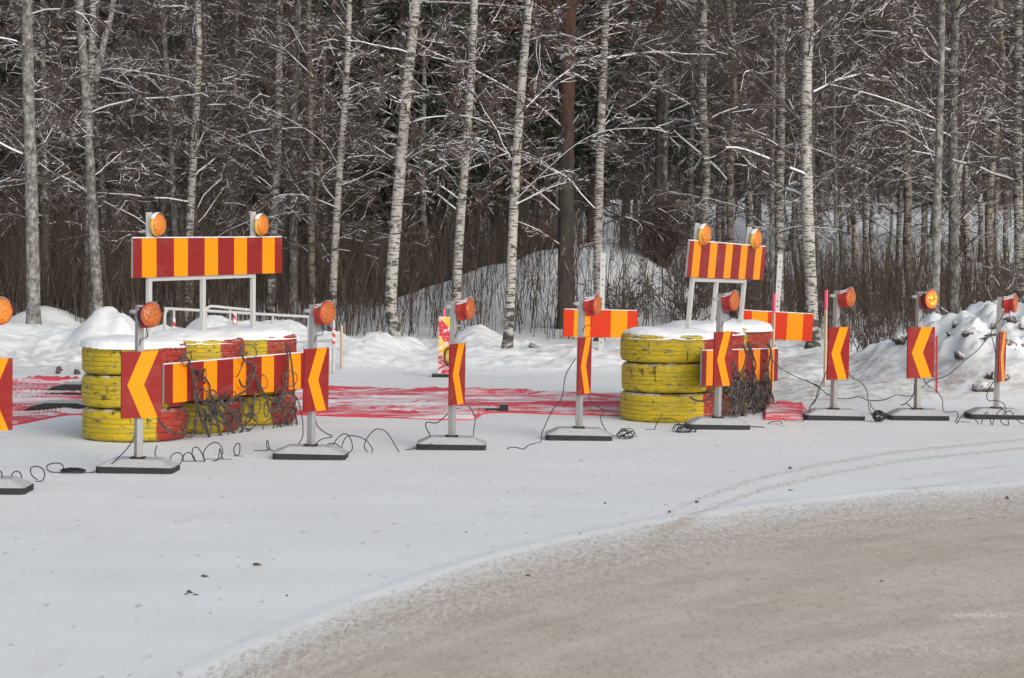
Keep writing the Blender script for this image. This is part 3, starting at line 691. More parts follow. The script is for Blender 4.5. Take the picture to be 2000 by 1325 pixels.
# far wood across the clearing: reads as one mass
def far_wood():
    rng = np.random.RandomState(9); A = Acc(); N = 520
    y = 118 + 60 * rng.rand(N); x = (rng.rand(N) * 2 - 1) * (y * .30 + 6)
    zb = terrain(x, y); H = 17 + 6 * rng.rand(N)
    base = np.stack([x, y, zb], 1)
    TP = grow(base, np.tile([0, 0, 1.0], (N, 1)), H, 8, rng, .03, 0); TR = (.10 + .08 * rng.rand(N))[:, None] * np.linspace(1, .15, 8)[None]
    V, F, m = tubes(TP, TR, s=5); m[:] = 3; A.add((V, F, m))
    conif = rng.rand(N) < .45
    for sel, con in ((~conif, False), (conif, True)):
        P0, R0 = TP[sel], TR[sel]
        if con:
            C, CR = spawn(P0, R0, 34, .12, .20, 2.2, 4, rng, .06, -.12, 1, tlo=.08); CR[:] = np.linspace(.05, .03, 4)
            V, F, m = tubes(C, CR, snow=.02, rng=rng, cover=.14); m = np.where(m == 0, 2, 1); A.add((V, F, m))
            D, DR = spawn(C, CR, 7, .3, .6, .9, 2, rng, .1, -.2, 1, tlo=.1); DR[:] = np.linspace(.05, .028, 2)
            V, F, m = tubes(D, DR, snow=.012, rng=rng, cover=.06); m = np.where(m == 0, 2, 1); A.add((V, F, m))
        else:
            C, CR = spawn(P0, R0, 22, .12, .26, 1.1, 4, rng, .12, -.02, .3, tlo=.12); CR = np.clip(CR, .014, .03)
            A.add(tubes(C, CR, snow=.014, rng=rng, cover=.28))
            D, DR = spawn(C, CR, 9, .25, .6, .9, 2, rng, .1, 0, .8); DR = np.clip(DR, .009, .014)
            A.add(tubes(D, DR, s=3))
    o = A.obj('far_wood', [M['twig'], M['snow'], M['needle'], M['limb']])
    tag(o, 'dense dark wood closing off the view beyond the snowy clearing', 'wood', kind='stuff')
far_wood()

def brushwood():
    rng = np.random.RandomState(21); A = Acc(); N = 10500
    y = 41.0 + 37 * rng.rand(N) ** 1.2; x = (rng.rand(N) * 2 - 1) * (y * .25 + 2)
    q = (x / y)
    onm = (x > -5.4) & (x < 4.3) & (y < 51.5)
    keep = np.where(onm, rng.rand(N) < .55, True) & ~((q > .03) & (q < .105) & (rng.rand(N) < .45))
    keep &= ~((q > .11) & (y < 45) & (rng.rand(N) < .5))
    keep &= ~((q > .025) & (y > 60))
    x, y, onm, q = x[keep], y[keep], onm[keep], q[keep]; N = len(x)
    z = terrain(x, y)
    H = (1.2 + 1.7 * rng.rand(N)) * (1 + .004 * (y - 42)) * np.where(onm, .74, 1) * np.where((q > .025) & ~onm, .66, 1)
    d = np.stack([rng.normal(0, .10, N), rng.normal(0, .10, N), np.ones(N)], 1)
    P = grow(np.stack([x, y, z - .05], 1), d, H, 5, rng, .06, .02); R = (.006 + .008 * rng.rand(N) ** 2)[:, None] * np.linspace(1, .4, 5)[None]
    V, F, m = tubes(P, R, s=3); A.add((V, F, m))
    C, CR = spawn(P, R, 6, .12, .34, .5, 3, rng, .12, .03, .6, tlo=.15); CR = np.maximum(CR, .0035)
    A.add(tubes(C, CR, snow=.006, rng=rng, cover=.012))
    o = A.obj('brushwood', [M['stem'], M['snow']])
    tag(o, 'dense brown thicket of thin bare saplings filling the wood floor', 'undergrowth', kind='stuff')
brushwood()

def bush(px, py, Y, h, w, n, label, seed, lean=0):
    rng = np.random.RandomState(seed); p = PY(px, py, Y); z = T(p[0], Y); A = Acc()
    root = empty('bare_bush', (p[0], Y, z))
    d = np.stack([rng.normal(lean, w, n), rng.normal(0, w, n), np.ones(n)], 1)
    P = grow(rng.normal(0, .12, (n, 3)) * np.array([1, 1, 0]) - np.array([0, 0, .05]), d, h * (.5 + .6 * rng.rand(n)), 6, rng, .12, .0); R = np.full((n, 6), 1.) * np.linspace(.010, .004, 6)
    A.add(tubes(P, R, s=3)); C, CR = spawn(P, R, 9, .2, .5, .6, 4, rng, .18, 0, .7); CR = np.maximum(CR, .004); A.add(tubes(C, CR, snow=.01, rng=rng, cover=.15))
    D, DR = spawn(C, CR, 4, .3, .7, .7, 3, rng, .2, 0, .7); DR = np.maximum(DR, .003); A.add(tubes(D, DR, s=3))
    A.obj('branches', [M['twig'], M['snow']], root); tag(root, label, 'bush')
bush(1288, 560, 47.3, 1.55, .30, 130, 'dense dark bare bush growing on the right crest of the big snow mound', 301, .05)
bush(1225, 640, 43.0, 1.3, .4, 26, 'thin bare bush in front of the big mound beside the perforated post', 302)
bush(1345, 640, 43.6, 1.4, .5, 30, 'arching bare bush below the leaning striped board', 303)
bush(1700, 680, 36.0, .9, .4, 22, 'bare twiggy bush behind the snow bank between two chevron markers', 304)
bush(1930, 570, 38.0, 1.2, .5, 26, 'snow-caught bare bush behind the big snow pile', 305)
# arching snow-loaded stems
def arch(pts, Y, w, label):
    P = [PY(px, py, Y) for px, py in pts]; P[0][2] = T(P[0][0], Y) - .05
    o0 = P[0].copy(); root = empty('bent_sapling', tuple(o0)); rng = np.random.RandomState(int(pts[0][0]))
    q = np.array(catmull([p - o0 for p in P], 5))[None]; rr = (w * Y / FP / 2) * np.linspace(1, .4, q.shape[1])[None]; A = Acc()
    A.add(tubes(q, rr, snow=.03, rng=rng, cover=.9)); C, CR = spawn(q, rr, 10, .1, .25, .8, 4, rng, .15, 0, .5); CR = np.maximum(CR, .005); A.add(tubes(C, CR, snow=.014, rng=rng, cover=.7))
    A.obj('stem', [M['limb'], M['snow']], root); tag(root, label, 'sapling')
arch([(1262, 560), (1262, 420), (1252, 370), (1262, 335), (1275, 305)], 49, 6, 'curved sapling plastered with snow left of the thin orange pine')
arch([(1240, 520), (1275, 470), (1292, 430), (1325, 350)], 50, 5, 'snow-covered sapling slanting up right behind the thin orange pine')
arch([(1335, 600), (1440, 400), (1330, 270), (1310, 262)], 51, 5, 'long snowy sapling bowed over left behind the leaning striped board')

# fallen log
lp = [PY(1036, 674, 38), PY(1070, 692, 37.6), PY(1112, 712, 37.2)]
b = MB(); b.tube([p - lp[1] for p in lp], [.04, .055, .06], 10); o = b.build('fallen_log', M['log'], smooth=True); o.location = lp[1]
tag(o, 'snow-topped log lying aslant in the snow bank before the big mound', 'log')

# ------------------------------------------------------------------ chevron markers
W_S, H_S = .40, .61
def chevron_marker(px, py, w_img_yaw, top_y, sign_y, lean, lamp_yaw, label, foot_yaw=0.0, lit=False, band=False, lampface='lens', post_r=.031):
    g0 = G(px, py); Y = g0[1]; k = Y / FP
    root = empty('chevron_marker_post', (g0[0], g0[1], 0)); root.rotation_euler = (0, radians(lean), 0)
    H = PY(px, top_y, Y)[2]; sz = (PY(px, sign_y[0], Y)[2] + PY(px, sign_y[1], Y)[2]) / 2
    hs_ = (sign_y[1] - sign_y[0]) * k
    # foot
    f = MB(); a, bb, h1, h2 = .345, .20, .062, .125
    Z = Matrix.Rotation(foot_yaw, 3, 'Z')
    def ringf(x, y, z, c): return [(-x + c, -y, z), (x - c, -y, z), (x, -y + c, z), (x, y - c, z), (x - c, y, z), (-x + c, y, z), (-x, y - c, z), (-x, -y + c, z)]
    V = ringf(a, bb, .004, .03) + ringf(a, bb, h1, .03) + ringf(a - .13, bb - .07, h2, .02)
    V = [Z @ Vector(v) for v in V]
    F = [tuple(range(7, -1, -1))] + [(r * 8 + j, r * 8 + (j + 1) % 8, r * 8 + 8 + (j + 1) % 8, r * 8 + 8 + j) for r in (0, 1) for j in range(8)] + [tuple(range(16, 24))]
    f.add(V, F, 0)
    for sx in (-.055, .055): f.box(Z @ Vector((sx * 2.4, -bb + .03, h1 * .55)), (.012, .07, .05), 1, Z)
    fo = f.build('foot', [M['foot'], M['rubber']], root)
    rc = MB(); rc.box((0, 0, 0), (.125, .145, .028), 0, Z); ro = rc.build('socket', M['rubber'], fo, bevel=.006); ro.location = Z @ Vector((0, -.02, h2))
    # post (square tube with holes)
    p = MB(); r = post_r; p.box((0, 0, H / 2 + .03), (2 * r, 2 * r, H - .06), 0, Matrix.Rotation(w_img_yaw, 3, 'Z'))
    p.build('post', M['steel'], root, bevel=.006)
    cp = MB(); cp.box((-.02, 0, H - .06), (.10, .045, .035), 0); cp.tube([(-.085, 0, H - .06), (-.05, 0, H - .06)], .016, 8)
    cp.build('clamp', M['steel'], root, bevel=.003)
    # sign board
    sg = empty('sign_board', (0, 0, 0)); sg.parent = root; sg.rotation_euler = (0, 0, w_img_yaw)
    bpy.data.objects.remove(sg)
    s = MB(); w2, h2_ = W_S / 2, hs_ / 2
    s.box((0, -post_r - .014, sz), (W_S, .018, hs_), 0)
    y0, y1 = -post_r - .023 - .003, -post_r - .023
    aw = .165
    # arrow pointing left: x of tip, band
    xt, xr = -w2 + .055, w2 - .04
    pts_ = [(xt, sz), (xr - aw, sz + h2_), (xr, sz + h2_), (xt + aw, sz), (xr, sz - h2_), (xr - aw, sz - h2_)]
    so_ = s.build('sign_board', M['red'], root); so_.rotation_euler = (0, 0, w_img_yaw)
    c = MB(); V = [(x, y0, z) for x, z in pts_]; c.add(V, [(0, 1, 2, 3), (0, 3, 4, 5)])
    co = c.build('chevron', M['orange'], so_)
    # lamp
    L = empty('lamp', (post_r + .01, -.01, H - .075)); L.parent = root; L.rotation_euler = (0, 0, lamp_yaw)
    if band: L.location = (post_r + .0, -.03, H - .085)
    # build lamp with local -Y forward
    loc = Vector(L.location); bpy.data.objects.remove(L)
    hb = MB(); TR_ = Matrix.Rotation(pi / 2, 4, 'X')      # z -> -y
    hb.lathe([(.001, 0), (.062, 0), (.072, .01), (.072, .055), (.078, .075), (.108, .125), (.110, .135), (.100, .138)], 20, 0, TR_)
    hb.box((0, -.045, -.085), (.07, .06, .06), 0); hb.box((0, -.045, .02), (.10, .075, .10), 0)
    ho = hb.build('lamp_housing', M['lampred'], root, smooth=False); ho.location = loc; ho.rotation_euler = (0, 0, lamp_yaw)
    ln = MB(); ln.lathe([(.103, .132), (.100, .145), (.075, .155), (.04, .160), (.001, .162)], 24, 0, TR_)
    le = ln.build('lens', M['lens_lit' if lit else lampface], ho, smooth=True)
    sn = MB(); n = 9
    for i in range(n - 1):
        pass
    ring = []
    for yy, rr in ((-.005, .070), (-.05, .074), (-.09, .093), (-.132, .113)):
        for j in range(8):
            a_ = radians(38 + 104 * j / 7); tk = .012 * sin(pi * j / 7) + .001
            ring.append(((rr + tk) * cos(a_), yy, (rr + tk) * sin(a_)))
    sn.add(ring, [(i * 8 + j, i * 8 + j + 1, i * 8 + 9 + j, i * 8 + 8 + j) for i in range(3) for j in range(7)])
    sn.build('snow_cap', M['snow'], ho, smooth=True)
    if band:
        bd = MB(); rb = random.Random(px)
        for q in range(5):
            bd.torus((rb.uniform(-.004, .004), -.055 - .012 * q, -.006), .084 + .004 * q, .009, Matrix.Rotation(pi / 2 + rb.uniform(-.16, .16), 3, 'X') @ Matrix.Rotation(rb.uniform(-.1, .1), 3, 'Y'), 22, 6)
        bd.build('wound_cable', M['cable'], ho, smooth=True)
    # short lead from the lamp down behind the board
    cl = MB(); lx, ly = loc.x + .06 * sin(lamp_yaw), loc.y - .05
    cl.tube(catmull([(lx, ly, loc.z - .11), (lx + .01, ly, loc.z - .2), (loc.x - .02, -.04, sz + h2_ + .08), (-.02, post_r + .012, sz), (.01, post_r + .015, sz - h2_ - .02)], 5), .0045, 6)
    cl.build('lead', M['cable'], root, smooth=True)
    return tag(root, label, 'chevron marker', 'chevron marker posts along the road bend')
R_ = radians
chevron_marker(-24, 962, R_(43), 590, (700, 842), .3, R_(42), 'leftmost chevron marker, cut off by the left edge of the picture', lampface='lens_y')
chevron_marker(270, 922, R_(37), 596, (686, 816), .5, R_(44), 'chevron marker in front of the left yellow tyre wall, lamp wound with black cable', foot_yaw=-.05, band=True)
chevron_marker(607, 896, R_(60), 595, (680, 803), .7, R_(52), 'chevron marker at the far right end of the left tyre wall', foot_yaw=-.02)
chevron_marker(882, 877, R_(69.5), 588, (671, 790), .5, R_(68), 'chevron marker beside the snowy red and yellow plate before the red tarpaulin')
chevron_marker(1130, 859, R_(69), 582, (658, 770), .7, R_(66), 'narrow-seen chevron marker overlapping the left small striped board')
chevron_marker(1401, 838, R_(56), 574, (648, 754), .6, R_(54), 'chevron marker right in front of the right tyre wall', foot_yaw=.02, band=False)
chevron_marker(1627, 820, R_(44.5), 568, (639, 741), .9, R_(52), 'chevron marker beside the pink-tipped wooden stake')
chevron_marker(1791, 820, R_(30), 570, (639, 738), 0, R_(40), 'chevron marker with the only lit lamp, wound with black cable', lit=True, band=True)
chevron_marker(1945, 818, R_(67), 580, (648, 745), .9, R_(66), 'rightmost chevron marker, standing before the big dirty snow pile')

# ------------------------------------------------------------------ tyre walls
RT, HT = .535, .337
def tyre_profile():
    pr = []; h = HT / 2 - .002
    pr += [(.29, -h * .75), (.33, -h * .95), (.40, -h * 1.0), (.475, -h * .99), (.508, -h * .93), (.526, -h * .80)]
    gz = [-.072, -.024, .024, .072]; mt = [0] * 5 + [0]
    z_ = -h * .62
    m_ = [0, 0, 0, 0, 0, 0]
    pr.append((.534, -h * .64)); m_.append(0)
    for z in gz:
        pr += [(.535, z - .0045), (.526, z - .0025), (.526, z + .0025), (.535, z + .0045)]; m_ += [0, 1, 1, 0]
        m_[-4] = 0; m_[-3] = 0; m_[-2] = 0; m_[-1] = 0
    pr += [(.534, h * .64), (.526, h * .80), (.508, h * .93), (.475, h * .99), (.40, h), (.33, h * .95), (.29, h * .75)]; m_ += [0] * 7
    return pr, m_
def tyre_mesh(seed):
    pr, m_ = tyre_profile(); b = MB(); n = 72; rr = random.Random(seed)
    b.lathe(pr, n, m_)
    K = len(pr); V = []
    for i, v in enumerate(b.v):
        ring_, j = divmod(i, n)
        x, y, z = v; r, z0 = pr[ring_]
        if 6 < ring_ < K - 7: z += .003 * (1 if j % 2 else -1)          # zigzag grooves
        V.append((x, y, z))
    b.v = V; return b
def wall(c0, th, name_side, seeds, split, tilt=0):
    for s in range(3):
        for lv in range(3):
            sd3 = seeds + s * 3 + lv; rr = random.Random(sd3 * 7)
            x = c0[0] + 1.078 * s * cos(th) + rr.uniform(-.022, .022); y = c0[1] + 1.078 * s * sin(th) + rr.uniform(-.022, .022)
            root = empty('stacked_tyre', (x, y, HT * (lv + .5) + .002))
            root.rotation_euler = (radians(rr.uniform(-.5, .5)), radians(rr.uniform(-.5, .5)), radians(rr.uniform(-6, 6)))
            mt = m_tyre('painted_tyre_rubber', split[s] + rr.uniform(-.03, .03), sd3)
            tyre_mesh(sd3).build('tread', [mt, M['rubber']], root, smooth=False)
            im = MB(); im.lathe([(.285, -HT * .30), (.27, -HT * .1), (.27, HT * .1), (.285, HT * .30)], 32); im.build('inner_liner', M['rubber'], root)
            pos = ['bottom', 'middle', 'top'][lv]; st = ['nearest', 'middle', 'farthest'][s]
            tag(root, f'yellow and red painted tyre, {pos} of the {st} stack of the {name_side} tyre wall', 'tyre', f'tyres of the {name_side} tyre wall')
a0 = G(262, 866); th1 = radians(63.5); C1 = (a0[0] * (1 + .5 / a0[1]) - .01, a0[1] + .50)
a1 = G(1303, 828); th2 = radians(65.8); C2 = (a1[0] * (1 + .5 / a1[1]), a1[1] + .50)
wall(C1, th1, 'left', 10, [.28, .33, .26]); wall(C2, th2, 'right', 40, [.40, .24, .18])

def snow_layer(C, th, label, seed, extra=0):
    """continuous snow cap over the three stacks"""
    nx, ny = 280, 124; u = np.linspace(-.62, 2.156 + .62, nx); v = np.linspace(-.62, .62, ny); U, Vv = np.meshgrid(u, v)
    ds = [np.hypot(U - 1.078 * s, Vv) for s in range(3)]; d = -np.log(sum(np.exp(-q * 22) for q in ds)) / 22
    edge = .516 + .040 * fbm(U * 4 + seed, Vv * 4, 3)
    t = np.clip((edge - d) / .20, 0, 1)
    hgt = (.070 + .060 * fbm(U * 1.9 + seed, Vv * 1.9, 5)) * t ** .42
    zt = 3 * HT - .012 + hgt; zt = np.where(d > edge, 3 * HT - .03 - .032 * np.clip((d - edge) / .03, 0, 1), zt)
    # sag into the middle of each tyre
    X = C[0] + U * cos(th) - Vv * sin(th); Yy = C[1] + U * sin(th) + Vv * cos(th)
    keep = d < .56
    idx = -np.ones(U.size, int); idx[keep.reshape(-1)] = np.arange(keep.sum())
    P = np.stack([X - C[0], Yy - C[1], zt], -1).reshape(-1, 3)
    # pull the rim onto the tyre shoulder
    F = grid_faces(ny, nx); F = F[keep.reshape(-1)[F].all(1)]
    o = mk('snow_layer', P[keep.reshape(-1)], idx[F], M['snow'], smooth=True); o.location = (C[0], C[1], 0)
    tag(o, label, 'snow')
snow_layer(C1, th1, 'thick snow lying along the top of the left tyre wall', 3)
snow_layer(C2, th2, 'thick snow lying along the top of the right tyre wall', 9)

# ------------------------------------------------------------------ striped boards
def stripes(L, H, n_y, y_r, z0, y, first_half=True):
    """list of amber stripe quads over a red board"""
    w = L / (n_y * (1 + y_r)); out = []
    x = w * y_r / 2
    for i in range(n_y): out.append((x, x + w)); x += w * (1 + y_r)
    return out
def striped_panel(L, H, n_y, parent, name='board', red='red', t=.02, mz=0):
    """panel in local x (0..L), z (mz..mz+H), face towards -y"""
    xs_ = [0.0]
    for x0, x1 in stripes(L, H, n_y, 1.25, 0, 0): xs_ += [x0, x1]
    xs_.append(L); n = len(xs_); b = MB(); V = []
    for y in (-t / 2, t / 2):
        for z in (mz, mz + H): V += [(x, y, z) for x in xs_]
    F = []; mm = []
    for i in range(n - 1):
        F += [(i, i + 1, n + i + 1, n + i), (2 * n + i + 1, 2 * n + i, 3 * n + i, 3 * n + i + 1), (i + 1, i, 2 * n + i, 2 * n + i + 1), (n + i, n + i + 1, 3 * n + i + 1, 3 * n + i)]
        mm += [1 if i % 2 else 0, 2, 2, 2]
    F += [(0, n, 3 * n, 2 * n), (n - 1, 3 * n - 1, 4 * n - 1, 2 * n - 1)]; mm += [2, 2]
    F[-1] = (n - 1, 2 * n + n - 1, 3 * n + n - 1, n + n - 1)
    b.v = V; b.f = F; b.m = mm; o = b.build(name, [M[red], M['orange'], M['steel']], parent)
    r = MB(); r.box((L / 2, 0, mz + H + .008), (L - .02, t * 1.3, .012), 0); r.build('snow_line', M['snow'], o, bevel=.004)
    return o
def disc_lamp(parent, loc, yaw):
    h = MB(); TR_ = Matrix.Rotation(pi / 2, 4, 'X')
    h.lathe([(.001, 0), (.085, 0), (.113, .02), (.118, .045), (.112, .06)], 24, 0, TR_); o = h.build('lamp_housing', M['lampyellow'], parent); o.location = loc; o.rotation_euler = (0, 0, yaw)
    l = MB(); l.lathe([(.110, .052), (.104, .075), (.07, .09), (.001, .096)], 24, 0, TR_); l.build('lens', M['lens_y'], o, smooth=True)
    s = MB(); ring = []
    for yy, rr in ((-.01, .112), (-.045, .119), (-.065, .112)):
        for j in range(8):
            a_ = radians(35 + 110 * j / 7); tk = .014 * sin(pi * j / 7) + .001; ring.append(((rr + tk) * cos(a_), yy, (rr + tk) * sin(a_)))
    s.add(ring, [(i * 8 + j, i * 8 + j + 1, i * 8 + 9 + j, i * 8 + 8 + j) for i in range(2) for j in range(7)]); s.build('snow_cap', M['snow'], o, smooth=True)
def stand(P0, P1, zt, board_l, board_r, zb, L, H, tilt, label, mid, rail_z, lampy):
    """posts rise out of the tyres along local x; the board hangs in front"""
    P0 = np.array(P0); P1 = np.array(P1); th = atan2(P1[1] - P0[1], P1[0] - P0[0]); D = float(np.hypot(*(P1 - P0)))
    root = empty('striped_board_stand', (P0[0], P0[1], 0)); root.rotation_euler = (Matrix.Rotation(tilt, 4, 'Y') @ Matrix.Rotation(th, 4, 'Z')).to_euler()
    for x, z1 in ((0, zt), (D * mid, rail_z + .03), (D, zt + .02)):
        b = MB(); b.box((x, .0, (z1 + .35) / 2), (.05, .05, z1 - .35), 0); b.build('upright', M['white'], root, bevel=.006)
    b = MB(); b.box((D / 2, -.002, rail_z), (D - .054, .045, .045)); b.build('cross_rail', M['white'], root, bevel=.005)
    b = MB(); b.box((D / 2, -.002, zb + H - .1), (D - .054, .03, .04)); b.build('cross_rail', M['white'], root, bevel=.004)
    p = striped_panel(L, H, 5, root); p.location = (board_l, -.038, zb)
    for x in (0, D): disc_lamp(root, (x + .035, -.045, zt - .13), lampy)
    return tag(root, label, 'warning board', 'tall striped boards over the tyre walls')
# left stand
def yl(px, P0, P1):
    d = ray(px, 500); m = (P1[1] - P0[1]) / (P1[0] - P0[0]); t = d[0] / d[1]
    Yv = (P0[1] - m * P0[0]) / (1 - m * t); return np.array([t * Yv, Yv])
dv = np.array([cos(th1), sin(th1)])
Pa = np.array([PY(291, 500, C1[1] + .0)[0], C1[1] + .0]); Pb = yl(494, Pa, Pa + dv); bl_ = yl(252, Pa, Pa + dv); br_ = yl(544, Pa, Pa + dv)
Lb = float(np.linalg.norm(br_ - bl_)); off = -float(np.linalg.norm(bl_ - Pa))
zb1 = PY(252, 543, bl_[1])[2]; zt1 = PY(252, 466, bl_[1])[2]; zp1 = PY(291, 415, Pa[1])[2]
stand(Pa, Pb, zp1, off, 0, zb1, Lb, zt1 - zb1, 0, 'tall striped board with two lamps on white posts over the left tyre wall', .5, zb1 - .02, radians(0))
print('stand1', Lb, zb1, zt1, zp1, np.linalg.norm(Pb - Pa))
dv = np.array([cos(th2), sin(th2)])
TL2 = radians(4.6)
Pa = np.array([PY(1328, 700, C2[1] - .1)[0], C2[1] - .1]); Pb = yl(1434, Pa, Pa + dv)
zb2, Hb2 = 1.66, .41
# board ends found at board height, undoing the lean
sh = math.tan(TL2) * 1.85
q0 = yl(1336, Pa + [sh, 0], Pa + [sh, 0] + dv) - [sh, 0]; q1 = yl(1487, Pa + [sh, 0], Pa + [sh, 0] + dv) - [sh, 0]
stand(Pa, Pb, 2.28, -float(np.linalg.norm(q0 - Pa)), 0, zb2, float(np.linalg.norm(q1 - q0)), Hb2, TL2, 'leaning striped board with two lamps on white posts over the right tyre wall', .45, zb2 - .03, radians(-8))
print('stand2', np.linalg.norm(q1 - q0), np.linalg.norm(Pb - Pa))
# low boards across the tyre walls
def low_board(C, th, px0, y0, px1, y1, H, n, label, off=.575):
    nrm = np.array([sin(th), -cos(th), 0]); p0 = np.array([C[0], C[1], 0]) + nrm * off
    a = PL(px0, y0, p0, nrm); b = PL(px1, y1, p0, nrm); L = float(np.linalg.norm(b - a))
    root = empty('striped_barrier_board', tuple(a - np.array([0, 0, H]))); hz_ = float(np.hypot(b[0] - a[0], b[1] - a[1]))
    root.rotation_euler = (Matrix.Rotation(th, 4, 'Z') @ Matrix.Rotation(-atan2(b[2] - a[2], hz_), 4, 'Y')).to_euler()
    striped_panel(L, H, n, root)
    for x in (.15, L - .15):
        m = MB(); m.box((x, .02, H / 2), (.04, .02, H * .9)); m.build('bracket', M['steel'], root)
    print('low', L, a, b)
    return tag(root, label, 'barrier board'), p0, nrm
_, LP1, LN1 = low_board(C1, th1, 319, 713, 600, 689, .395, 5, 'long striped board fixed low across the left tyre wall behind the chains')
_, LP2, LN2 = low_board(C2, th2, 1369, 686, 1518, 682, .395, 5, 'striped board fixed low across the right tyre wall behind the chains')

# ------------------------------------------------------------------ tyre-chain nets
def chain_along(b, pts, rr, link=.030, r=.0055):
    P = catmull(pts, 8); acc = 0; last = P[0]; k = 0
    seg = [(Vector(P[i]), Vector(P[i + 1])) for i in range(len(P) - 1)]
    for p, q in seg:
        d = (q - p); L = d.length
        if L < 1e-5: continue
        t = d.normalized(); x = link * .75 - acc
        while x < L:
            c = p + t * x; u = t.orthogonal().normalized(); 
            R3 = Matrix((t, u, t.cross(u))).transposed(); R3 = R3 @ Matrix.Rotation((k % 2) * pi / 2 + rr.uniform(-.3, .3), 3, 'X')
            b.torus(c, link * .5, r, R3 @ Matrix.Diagonal((1.15, .72, 1)), 10, 4); k += 1; x += link * .75
        acc = L - (x - link * .75)
def chain_net(name_side, P0, N, strands, rings, label, seed):
    rr = random.Random(seed); nv = np.array(N)
    def at(px, py, o): return PL(px, py, P0 + nv * o, nv)
    base = at(strands[0][0][0], strands[0][0][1], 0); base[2] = 0
    root = empty('tyre_chain_net', tuple(base))
    for i, (st) in enumerate(strands):
        b = MB(); o0 = rr.uniform(.04, .08)
        chain_along(b, [at(x, y, o0 + rr.uniform(-.01, .02)) - base for x, y in st], rr)
        b.build('chain', M['chain'], root)
    for (x, y, R, asp) in rings:
        c = at(x, y, rr.uniform(.04, .10)) - base; b = MB()
        z = Vector(nv).normalized(); xh = Vector((-nv[1], nv[0], 0)).normalized()
        R3 = Matrix((xh, Vector((0, 0, 1)), z)).transposed() @ Matrix.Rotation(rr.uniform(-.5, .5) + math.acos(min(1, asp)) * rr.choice((-1, 1)) * .5, 3, 'Y') @ Matrix.Rotation(rr.uniform(-.4, .4), 3, 'X')
        b.torus(c, R, .0062, R3, 22, 5); b.build('ring', M['chain'], root, smooth=True)
    return tag(root, label, 'tyre chains', 'steel tyre-chain nets hung on the tyre walls')
rr = random.Random(4)
st1 = [[(358, 690), (372, 712), (378, 740), (385, 775), (388, 800), (398, 830), (412, 858)], [(468, 668), (475, 700), (492, 712), (500, 740), (508, 765), (520, 780)],
       [(563, 672), (568, 700), (572, 730), (574, 760), (574, 790), (578, 815), (582, 840)], [(558, 668), (562, 700), (560, 730), (555, 760), (545, 785), (535, 780)],
       [(372, 712), (383, 738), (380, 770), (384, 800), (380, 835), (372, 855)], [(384, 722), (408, 750), (410, 775), (425, 800), (440, 812), (455, 800)],
       [(410, 780), (422, 800), (425, 830), (432, 850), (444, 856)], [(466, 740), (474, 755), (488, 752), (494, 735), (500, 712)],
       [(505, 745), (512, 762), (522, 775), (540, 786), (552, 780), (562, 765)], [(430, 790), (455, 782), (468, 770), (490, 760)],
       [(305, 812), (320, 835), (340, 845), (358, 842), (368, 820), (362, 800), (350, 800)], [(500, 765), (495, 790), (492, 815), (478, 830)], [(520, 780), (530, 810), (545, 830), (560, 845)],
       [(400, 800), (402, 830), (408, 855), (395, 860)], [(440, 815), (450, 840), (470, 850), (490, 838)], [(548, 785), (556, 810), (566, 835), (578, 845)], [(380, 800), (400, 815), (420, 815), (432, 800)]]
rg1 = [(365, 702, .075, .6), (394, 733, .062, .9), (400, 735, .078, .8), (470, 720, .09, .5), (485, 690, .09, .55), (512, 745, .08, 1), (454, 780, .085, 1), (420, 775, .075, .9), (395, 770, .07, .9), (400, 775, .06, .6),
       (485, 735, .075, .7), (566, 740, .085, .5), (548, 770, .075, .7), (500, 795, .085, .7), (520, 800, .08, .6), (372, 840, .078, 1), (404, 835, .08, .6), (436, 840, .085, .8), (470, 815, .08, .7), (525, 832, .085, 1), (555, 835, .085, .8), (490, 825, .08, .9), (570, 830, .08, .6), (420, 800, .07, .7), (535, 790, .075, .6), (564, 800, .08, .5), (575, 790, .08, .4), (478, 850, .07, .9), (425, 815, .085, .7), (385, 815, .08, .6)]
for _k in range(16): rg1.append((rr.uniform(395, 580), rr.uniform(775, 845), rr.uniform(.055, .085), rr.uniform(.4, 1)))
for _k in range(12):
    x = rr.uniform(385, 565); y = rr.uniform(765, 810); st1.append([(x, y), (x + rr.uniform(-12, 18), y + 18), (x + rr.uniform(-12, 22), y + 32), (x + rr.uniform(-15, 25), min(y + 48, 856))])
chain_net('left', LP1, LN1, st1, rg1, 'tangled steel tyre chains with rings draped over the left tyre wall', 5)
ox = 1180; 
def z7(l): return [(1180 + x / 4.731, 600 + y / 4.731) for x, y in l]
st2 = [z7([(790, 830), (840, 860), (900, 870), (960, 850), (1010, 790)]), z7([(1320, 320), (1350, 420), (1370, 520), (1390, 620), (1385, 700)]), z7([(1520, 340), (1545, 420), (1550, 520), (1545, 620), (1545, 720), (1530, 850), (1510, 950), (1480, 1040)]),
       z7([(1290, 340), (1310, 440), (1300, 520), (1260, 640), (1240, 760), (1230, 900), (1200, 1000), (1130, 1040)]), z7([(1500, 340), (1540, 400), (1520, 520), (1500, 640), (1480, 760), (1440, 900), (1400, 1040)]),
       z7([(1170, 500), (1215, 570), (1190, 680), (1170, 780)]), z7([(1200, 620), (1230, 760), (1210, 860), (1130, 900)]), z7([(1090, 860), (1100, 960), (1120, 1020)]), z7([(1340, 340), (1370, 440), (1400, 540), (1370, 640), (1390, 760), (1380, 900), (1370, 1030)])]
